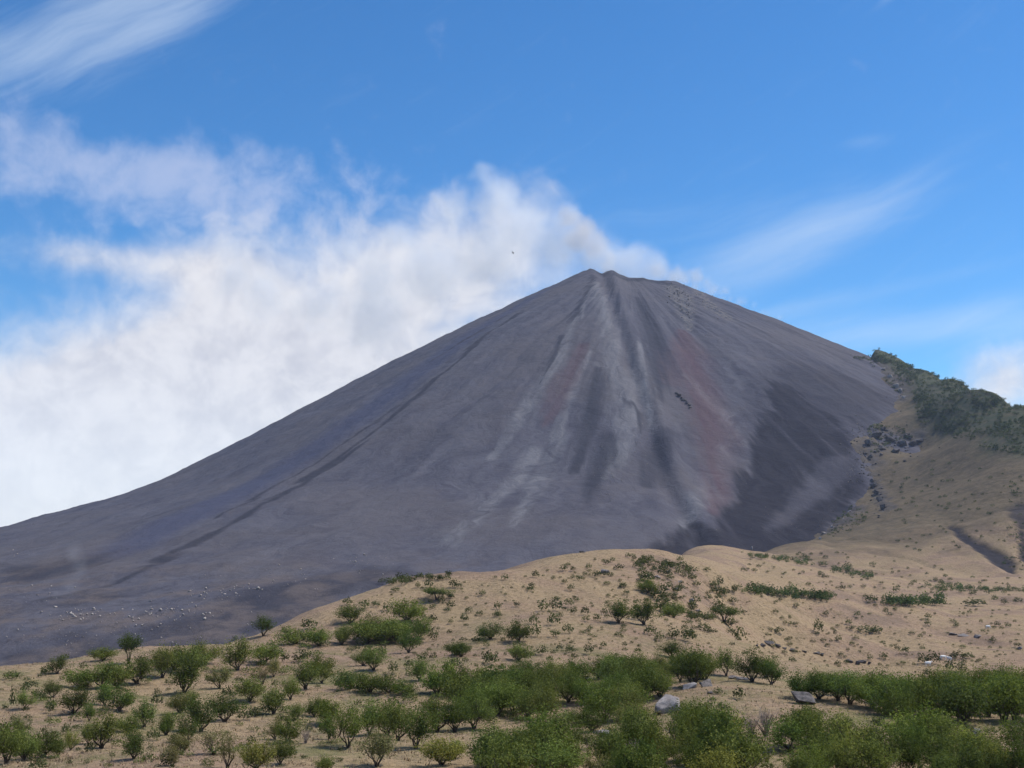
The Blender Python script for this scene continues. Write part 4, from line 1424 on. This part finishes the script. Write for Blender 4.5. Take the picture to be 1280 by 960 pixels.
outcrop('rock_ledge', 'dark undercut rock ledge on the plain behind the knoll', [(962, 806, 14, 7), (953, 808, 9, 5), (971, 808, 10, 5), (946, 808, 6, 4)], M_LAVA, 60, 'ledges on the tan plain', 'rock ledge')
outcrop('rock_ledge', 'broken line of low dark ledges right of the undercut one', [(1020, 816, 10, 4), (990, 813, 9, 4), (1006, 815, 8, 3), (1028, 819, 7, 4), (981, 811, 7, 3)], M_LAVA, 66, 'ledges on the tan plain', 'rock ledge')
outcrop('rock_ledge', 'small black hollowed ledge just above the right-hand thicket', [(1073, 830, 9, 8), (1080, 828, 10, 5), (1062, 827, 10, 4), (1087, 830, 6, 4)], M_LAVA, 72, 'ledges on the tan plain', 'rock ledge')
outcrop('rock_ledge', 'low purple-brown bank beside the plain at the frame edge', [(1205, 795, 16, 4), (1222, 797, 14, 5), (1192, 793, 12, 3), (1275, 811, 8, 4)], M_ROCK, 78, 'ledges on the tan plain', 'rock ledge')
outcrop('rock_outcrop', 'big jagged dark outcrop where the ash meets the grassy slope', [(1112, 552, 16, 12), (1096, 548, 15, 12), (1128, 556, 15, 11), (1086, 556, 12, 10), (1140, 556, 14, 8), (1150, 552, 12, 6), (1120, 566, 12, 9), (1102, 562, 12, 9), (1088, 572, 9, 8), (1104, 538, 10, 6)], M_LAVA, 90, 'outcrops along the ash edge')
outcrop('rock_outcrop', 'narrow dark outcrop running downhill below the jagged one', [(1092, 610, 10, 9), (1096, 618, 10, 10), (1100, 627, 11, 10), (1105, 636, 11, 9), (1089, 602, 8, 6)], M_LAVA, 104, 'outcrops along the ash edge')
outcrop('rock_outcrop', 'pale broken scarp high up beside the wooded ridge', [(1120, 484, 8, 7), (1126, 490, 8, 7), (1112, 472, 8, 6), (1104, 462, 8, 6), (1130, 498, 7, 5)], M_PALE, 112, 'outcrops along the ash edge')
outcrop('rock_outcrop', 'scrubby pale stones at the lowest tongue of ash', [(1030, 668, 7, 5), (1040, 660, 7, 5), (1052, 650, 7, 5), (1026, 674, 6, 4), (1062, 640, 6, 4)], M_PALE, 120, 'outcrops along the ash edge')
outcrop('rock_outcrop', 'black lava spine in the middle of the cone face', [(846, 492, 6, 3), (849, 495, 7, 4), (852, 498, 7, 3), (855, 501, 8, 4), (858, 504, 7, 4), (861, 507, 7, 3), (863, 510, 6, 4)], M_LAVA, 126)


def stones(name, label, items, mat, H, seed, zf=0.2):
    r = np.random.default_rng(seed)
    base = []
    for k in range(6):
        bm = bmesh.new()
        for _ in range(9):
            q = r.normal(size=3); q /= np.linalg.norm(q)
            bm.verts.new(q * r.uniform(0.7, 1) * 0.5)
        bmesh.ops.convex_hull(bm, input=bm.verts)
        for v in [v for v in bm.verts if not v.link_faces]:
            bm.verts.remove(v)
        bmesh.ops.triangulate(bm, faces=bm.faces[:])
        bm.verts.index_update()
        base.append((np.array([v.co[:] for v in bm.verts]), np.array([[v.index for v in f.verts] for f in bm.faces])))
        bm.free()
    ax, ay, aw = (np.array(q, float) for q in zip(*items))
    X, Y, Z = march(ax, ay, H)
    Vs, Fs = [], []; n = 0
    for i in range(len(ax)):
        if np.isnan(Y[i]):
            continue
        V, F = base[r.integers(6)]
        w = aw[i] * Y[i] / FPX
        a = r.uniform(0, 6.28); c, s_ = math.cos(a), math.sin(a)
        Vs.append(np.stack([X[i] + w * (V[:, 0] * c - V[:, 1] * s_), Y[i] + w * (V[:, 0] * s_ + V[:, 1] * c), Z[i] + w * (V[:, 2] * 0.75 + zf)], 1))
        Fs.append(F + n); n += len(V)
    me = new_mesh(name, np.concatenate(Vs), np.concatenate(Fs), [mat], False)
    link(name, me, kind='stuff', label=label)


it = []
for cx, cy, rx_, ry_, n_, lo, hi in [(90, 768, 26, 7, 34, 1.5, 4.5), (170, 770, 80, 12, 70, 1, 3.2), (215, 765, 36, 8, 46, 1.2, 4), (270, 742, 40, 7, 40, 1.2, 4.2), (305, 736, 16, 3, 14, 1.5, 4.5),
                                     (40, 742, 50, 14, 26, 1, 3.5), (150, 790, 150, 18, 90, 0.8, 2.6), (350, 722, 60, 14, 40, 0.8, 2.8), (455, 700, 30, 14, 40, 1, 3), (60, 800, 60, 15, 34, 1, 2.5), (30, 695, 40, 8, 8, 1, 2.5)]:
    for _ in range(n_):
        it.append((cx + rs.normal() * rx_ * 0.6, cy + rs.normal() * ry_ * 0.6, lo + (hi * 1.45 - lo) * rs.random() ** 2.2))
stones('rubble', 'pale stones strewn over the ash apron at the foot of the volcano', it, M_STONE, vol, 3)
it = []
for cx, cy, rx_, ry_, n_, lo, hi in [(848, 366, 14, 12, 60, 1, 4.5), (860, 385, 10, 14, 36, 1, 3.5), (885, 380, 22, 14, 40, 0.8, 2.6), (760, 590, 22, 34, 60, 0.8, 2.4), (800, 560, 16, 20, 24, 0.8, 2.6),
                                     (560, 500, 60, 40, 50, 0.7, 2.0), (620, 430, 30, 40, 30, 0.7, 1.8), (700, 480, 20, 40, 30, 0.7, 1.8), (890, 620, 40, 50, 30, 0.7, 2), (1075, 545, 14, 20, 60, 1, 3.2), (1068, 590, 12, 16, 40, 1, 2.6),
                                     (760, 620, 10, 6, 14, 1, 2.5), (1000, 640, 40, 25, 20, 0.7, 1.8), (960, 440, 60, 30, 24, 0.6, 1.6)]:
    for _ in range(n_):
        it.append((cx + rs.normal() * rx_ * 0.6, cy + rs.normal() * ry_ * 0.6, rs.uniform(lo, hi)))
it2 = []
for cx, cy, rx_, ry_, n_, lo, hi in [(1112, 552, 40, 16, 150, 1.5, 7), (1098, 620, 8, 22, 50, 1.5, 6), (1120, 484, 12, 20, 50, 1.2, 4.5), (1080, 575, 12, 20, 60, 1.5, 5), (1045, 655, 26, 14, 60, 1.2, 4)]:
    for _ in range(n_):
        it2.append((cx + rs.normal() * rx_ * 0.6, cy + rs.normal() * ry_ * 0.6, rs.uniform(lo ** 0.5, hi ** 0.5) ** 2))
stones('boulder_field', 'dark broken rocks piled along the edge of the ash beside the grassy slope', it2, M_LAVA, land, 8, 0.05)
stones('rock_debris', 'grey and black rock debris scattered down the cone', it, M_ROCK, vol, 4)


# ------------------------------------------------------------------ dead shrubs
def dead_shrub(px_, py_, w, h, label, seed, n=16):
    r = np.random.default_rng(seed)
    x, y, z = ground_at(px_, py_)
    k = y / FPX
    V, F = [], []
    for i in range(n):
        a = r.uniform(0, 6.28); s_ = r.uniform(0.1, 0.5) * w * k; hh = h * k * r.uniform(0.6, 1.0)
        p = [np.array([0.06 * math.cos(a), 0.06 * math.sin(a), -0.05])]
        for t in (0.35, 0.7, 1.0):
            p.append(np.array([s_ * t ** 1.3 * math.cos(a), s_ * t ** 1.3 * math.sin(a), hh * t]) + r.normal(size=3) * 0.06)
        tube(V, F, p, [0.045, 0.035, 0.024, 0.008], 4)
        for _ in range(3):
            q0 = p[2] * r.uniform(0.7, 1) + p[3] * r.uniform(0, 0.2)
            tube(V, F, [q0, q0 + np.array([r.normal() * 0.35, r.normal() * 0.35, r.uniform(0.2, 0.6)])], [0.018, 0.005], 3)
    me = new_mesh('dead_shrub', V, F, [M_DEAD])
    o = link('dead_shrub', me, label=label, category='dead shrub', group='dead leafless shrubs')
    o.location = (x, y, z)


dead_shrub(958, 922, 40, 34, 'large bare grey-brown shrub beside the bushes below the knoll', 1, 34)
dead_shrub(940, 922, 24, 22, 'smaller bare shrub left of the large leafless one', 2, 18)
dead_shrub(382, 929, 16, 15, 'bare twiggy shrub on pale ground at the end of the left slope', 3, 9)
dead_shrub(793, 958, 22, 32, 'tall bare twiggy shrub low in the thicket below the knoll', 4, 12)
dead_shrub(772, 842, 8, 10, 'small bleached forked shrub at the top of the central thicket', 5, 6)
dead_shrub(1147, 902, 24, 14, 'bleached bare branches under the bushes by the right-hand clearing', 6, 12)


# ------------------------------------------------------------------ animals
def skin_mesh(name, verts, edges, radii, mat, lvl=2):
    me = bpy.data.meshes.new(name)
    me.from_pydata(verts, edges, [])
    o = bpy.data.objects.new(name, me)
    COL.objects.link(o)
    o.modifiers.new('skin', 'SKIN')
    for i, rr in enumerate(radii):
        me.skin_vertices[0].data[i].radius = rr if isinstance(rr, tuple) else (rr, rr)
    me.skin_vertices[0].data[0].use_root = True
    sb = o.modifiers.new('sub', 'SUBSURF'); sb.levels = lvl; sb.render_levels = lvl
    dg = bpy.context.evaluated_depsgraph_get()
    m2 = bpy.data.meshes.new_from_object(o.evaluated_get(dg))
    bpy.data.objects.remove(o)
    m2.name = name
    m2.materials.clear(); m2.materials.append(mat)
    for p in m2.polygons:
        p.use_smooth = True
    return m2


M_COW = plain_mat('white_hide', (0.72, 0.69, 0.63), (0.84, 0.82, 0.78), 3.0, 0.3, 0.6, 0.1)
M_HORN = plain_mat('horn', (0.16, 0.13, 0.10), (0.30, 0.25, 0.20), 8.0)


def cow_mesh(graze):
    v = [(0, 0, 1.02), (0.55, 0, 1.06), (-0.55, 0, 1.05), (0.78, 0, 1.10)]
    e = [(0, 1), (0, 2), (1, 3)]
    r = [(0.33, 0.37), (0.30, 0.35), (0.29, 0.33), (0.20, 0.25)]
    if graze:
        v += [(1.02, 0, 0.80), (1.16, 0, 0.42), (1.28, 0, 0.16)]
    else:
        v += [(1.02, 0, 1.30), (1.22, 0, 1.38), (1.48, 0, 1.22)]
    e += [(3, 4), (4, 5), (5, 6)]; r += [0.15, 0.145, 0.08]
    for x, s_ in ((0.58, 1), (0.58, -1), (-0.62, 1), (-0.62, -1)):
        i = len(v)
        fb = -1 if x < 0 else 1
        v += [(x, 0.17 * s_, 0.78), (x + 0.05 * -fb * (-1 if x < 0 else 0) + (0.06 if x < 0 else 0), 0.18 * s_, 0.46), (x - (0.06 if x < 0 else 0), 0.18 * s_, 0.22), (x + 0.02, 0.18 * s_, 0.03)]
        e += [(1 if x > 0 else 2, i), (i, i + 1), (i + 1, i + 2), (i + 2, i + 3)]
        r += [0.14, 0.075, 0.05, 0.06]
    i = len(v)
    v += [(-0.82, 0, 1.18), (-0.93, 0, 0.95), (-0.95, 0, 0.55)]
    e += [(2, i), (i, i + 1), (i + 1, i + 2)]; r += [0.10, 0.03, 0.035]
    return skin_mesh('cow', v, e, r, M_COW)


COW = [cow_mesh(False), cow_mesh(True)]


def cow(px_, py_, heading, graze, label):
    x, y, z = ground_at(px_, py_)
    o = link('cow', COW[graze], label=label, category='cow', group='white cows grazing on the tan plain')
    o.location = (x, y, z - 0.02); o.rotation_euler = (0, 0, heading); o.scale = (0.95,) * 3
    V, F = [], []
    hx, hz = (1.12, 0.52) if graze else (1.20, 1.46)
    for s_ in (1, -1):
        tube(V, F, [(hx, 0.07 * s_, hz), (hx + 0.02, 0.2 * s_, hz + 0.08), (hx + 0.06, 0.24 * s_, hz + 0.2)], [0.035, 0.025, 0.008], 4)
    link('horns', new_mesh('horns', V, F, [M_HORN]), o)
    V, F = [], []
    for s_ in (1, -1):
        tube(V, F, [(hx - 0.06, 0.10 * s_, hz - 0.03), (hx - 0.08, 0.20 * s_, hz - 0.05), (hx - 0.08, 0.30 * s_, hz - 0.08)], [0.03, 0.055, 0.015], 5)
    link('ears', new_mesh('ears', V, F, [M_COW]), o)


cow(1160, 833, 0.15, 0, 'white cow standing between the two dark bushes on the plain')
cow(1179, 825, math.pi + 0.3, 1, 'white cow grazing right of the bush pair, behind its neighbour')
cow(1187, 827, 1.9, 0, 'white cow partly hidden above the lower dark bush, end on')
cow(1235, 786, 0.2, 1, 'lone far white cow on the plain, well beyond the others')

# a bird against the cloud
M_BIRD = plain_mat('black_feathers', (0.012, 0.012, 0.014), (0.03, 0.028, 0.03), 6.0)
bq = at(641, 316, 430)
bb = skin_mesh('bird', [(0, 0, 0), (0.28, 0, 0.02), (0.44, 0, 0.06), (0.54, 0, 0.04), (-0.3, 0, 0.0), (-0.55, 0, -0.02)], [(0, 1), (1, 2), (2, 3), (0, 4), (4, 5)],
               [0.11, 0.10, 0.065, 0.025, 0.07, (0.14, 0.025)], M_BIRD)
bo = link('bird', bb, label='tiny black soaring bird in front of the white smoke', category='bird')
bo.location = bq; bo.rotation_euler = (math.radians(55), math.radians(-20), math.radians(20))
for s_ in (1, -1):
    V = []; F = []
    chord = [0.34, 0.32, 0.26, 0.12]
    for j, (yy, zz, xx) in enumerate([(0.06, 0.04, 0.05), (0.35, 0.12, 0.07), (0.62, 0.14, 0.0), (0.86, 0.10, -0.14)]):
        c = chord[j]
        V += [(xx + c / 2, s_ * yy, zz), (xx, s_ * yy, zz + 0.03 * c / 0.3), (xx - c / 2, s_ * yy, zz - 0.01), (xx, s_ * yy, zz - 0.015)]
    for j in range(3):
        for k in range(4):
            a = j * 4 + k; b = j * 4 + (k + 1) % 4
            F.append((a, b, b + 4, a + 4))
    F.append((0, 1, 2, 3)); F.append((12, 15, 14, 13))
    link('wing', new_mesh('wing', V, F, [M_BIRD]), bo)
# ------------------------------------------------------------------ smoke
# puffs of the plume: (px, py, radius px, distance); the plume leans away to the left behind the summit
PUFFS = [(768, 333, 26, 2026, 0.75), (795, 331, 24, 2030, 0.75), (818, 338, 18, 2030, 0.6), (752, 322, 28, 2036, 0.6), (728, 296, 27, 2045, 0.4), (708, 272, 18, 2045, 0.35), (692, 302, 44, 2060, 0.3),
         (655, 285, 48, 2070, 0.25), (628, 248, 38, 2080, 0.25), (604, 212, 22, 2080, 0.3), (612, 232, 26, 2080, 0.2), (615, 322, 66, 2100, 0.1), (566, 262, 38, 2090, 0.1), (548, 244, 22, 2090, 0.1),
         (540, 340, 80, 2140, 0), (470, 345, 60, 2140, 0), (470, 395, 85, 2170, -0.1), (400, 375, 70, 2170, -0.1), (335, 365, 55, 2170, 0), (283, 318, 26, 2160, 0.1), (292, 350, 46, 2170, 0),
         (500, 300, 40, 2120, 0), (430, 310, 36, 2130, 0)]
WISPS = [(762, 340, 11, 1990, 0.35), (772, 342, 9, 1990, 0.3), (757, 336, 9, 1992, 0.3)]
_rw = np.random.default_rng(4)
for _k in range(26):
    _q = _k / 25
    WISPS.append((826 + 150 * _q + _rw.normal() * 4, float(np.interp(826 + 150 * _q, [826, 860, 920, 976], [341, 351, 377, 402])) - 2 + _rw.normal() * 3, (15 - 7 * _q) * _rw.uniform(0.7, 1.25), 2004 - 14 * _q + _rw.normal() * 8, 0.28 - 0.25 * _q))
WISPS = [(a, b, r * (0.85 if a > 900 else 1.0), dd, q - (0.12 if a > 890 else 0)) for a, b, r, dd, q in WISPS]
TAN = [(746, 306, 20, 2036, 0.3), (730, 290, 20, 2036, 0.3), (714, 274, 16, 2034, 0.25), (706, 262, 10, 2034, 0.2), (764, 322, 14, 2030, 0.1), (718, 300, 20, 2040, 0.1)]


def build_smoke(name, puffs, material_, lo, hi, res, amp, thr, soft, scale, label):
    ng = bpy.data.node_groups.new(name, 'GeometryNodeTree')
    ng.interface.new_socket('Geometry', in_out='OUTPUT', socket_type='NodeSocketGeometry')
    g = NG(ng)
    pos = g.n('GeometryNodeInputPosition').outputs[0]
    w1 = g.vm('SUBTRACT', g.noise(pos, 0.011 * scale, 4, 0.55, color=True), (0.5, 0.5, 0.5))
    w2 = g.vm('SUBTRACT', g.noise(pos, 0.035 * scale, 3, 0.6, color=True), (0.5, 0.5, 0.5))
    p = g.vm('ADD', pos, g.vm('ADD', g.scale(w1, 70.0 / scale), g.scale(w2, 26.0 / scale)))
    f = None
    for a, b, r_, dist, bo_ in puffs:
        c = at(a, b, dist); rad = r_ * dist / FPX
        q = g.m('SUBTRACT', 1.0 + bo_, g.m('DIVIDE', g.vm('DISTANCE', p, c), rad))
        if f is None:
            f = q
        else:
            nd = g.n('ShaderNodeMath', operation='SMOOTH_MAX')
            g.put(nd.inputs[0], f); g.put(nd.inputs[1], q); nd.inputs[2].default_value = 0.15
            f = nd.outputs[0]
    n1 = g.noise(p, 0.024 * scale, 8, 0.66)
    n2 = g.noise(pos, 0.008 * scale, 3, 0.5)
    v = g.m('ADD', f, g.m('MULTIPLY', g.m('SUBTRACT', g.m('ADD', g.m('MULTIPLY', n1, 0.65), g.m('MULTIPLY', n2, 0.35)), 0.5), amp))
    d_ = g.ss(v, thr, thr + soft)
    d_ = g.m('MULTIPLY', d_, d_)
    vc = g.n('GeometryNodeVolumeCube')
    g.put(vc.inputs['Density'], d_)
    vc.inputs['Min'].default_value = lo; vc.inputs['Max'].default_value = hi
    for k, q in zip(('Resolution X', 'Resolution Y', 'Resolution Z'), res):
        vc.inputs[k].default_value = q
    sm = g.n('GeometryNodeSetMaterial')
    sm.inputs['Material'].default_value = material_
    out = g.n('NodeGroupOutput')
    g.t.links.new(vc.outputs[0], sm.inputs[0]); g.t.links.new(sm.outputs[0], out.inputs[0])
    me = bpy.data.meshes.new(name); me.materials.append(material_)
    o = link(name, me, kind='stuff', label=label)
    md = o.modifiers.new('smoke', 'NODES'); md.node_group = ng
    return o


def smoke_mat(name, color, dens):
    m, g = material(name)
    v = g.n('ShaderNodeVolumePrincipled')
    v.inputs['Color'].default_value = (*color, 1)
    v.inputs['Density'].default_value = dens
    v.inputs['Density Attribute'].default_value = 'density'
    v.inputs['Anisotropy'].default_value = 0.1
    o = g.n('ShaderNodeOutputMaterial')
    g.t.links.new(v.outputs[0], o.inputs['Volume'])
    return m


build_smoke('smoke', PUFFS, smoke_mat('smoke', (0.985, 0.982, 0.980), 0.013), (-760, 1960, 60), (330, 2330, 760), (270, 92, 175), 2.0, 0.0, 0.95, 1.0,
            'white smoke plume drifting left from the volcano summit')
build_smoke('fumes', WISPS, smoke_mat('fumes', (0.93, 0.90, 0.88), 0.022), (140, 1930, 380), (520, 2060, 560), (160, 56, 76), 1.9, -0.02, 1.1, 2.4,
            'thin brownish fumes trailing right along the summit edge')
build_smoke('ash_cloud', TAN, smoke_mat('ash_cloud', (0.86, 0.80, 0.755), 0.020), (50, 1985, 480), (270, 2085, 680), (96, 44, 88), 1.9, 0.0, 0.9, 1.7,
            'tan tinted ash puff in the plume just left of the summit')

FUM = []
for _a, _b2, _h, _r in [(62, 750, 2, 7), (70, 744, 5, 9), (80, 738, 9, 11), (90, 728, 15, 13), (96, 716, 22, 15), (97, 702, 30, 15), (93, 690, 36, 14), (60, 752, 2, 6)]:
    _x, _y, _z = march([_a], [_b2 + _h], vol)
    FUM.append((_a, _b2, _r, float(_y[0]), 0.25))
_c = np.array([at(a, b, dd) for a, b, r, dd, q in FUM])
build_smoke('steam', FUM, smoke_mat('steam', (0.95, 0.95, 0.96), 0.006), tuple(_c.min(0) - 16), tuple(_c.max(0) + 16), (64, 64, 64), 1.6, 0.0, 1.1, 3.0,
            'faint steam rising from the ash at the foot of the left flank')

# ------------------------------------------------------------------ haze
def build_haze():
    m, g = material('haze')
    v = g.n('ShaderNodeVolumePrincipled')
    v.inputs['Color'].default_value = (0.62, 0.74, 1.0, 1)
    v.inputs['Density'].default_value = HAZE
    v.inputs['Anisotropy'].default_value = 0.2
    o = g.n('ShaderNodeOutputMaterial')
    g.t.links.new(v.outputs[0], o.inputs['Volume'])
    bm = bmesh.new()
    bmesh.ops.create_cube(bm, size=1.0)
    for q in bm.verts:
        q.co = ((q.co.x) * 9000, (q.co.y) * 9000, -152 if q.co.z < 0 else 830)
    me = bpy.data.meshes.new('haze'); bm.to_mesh(me); bm.free()
    me.materials.append(m)
    link('haze', me, kind='stuff')


build_haze()
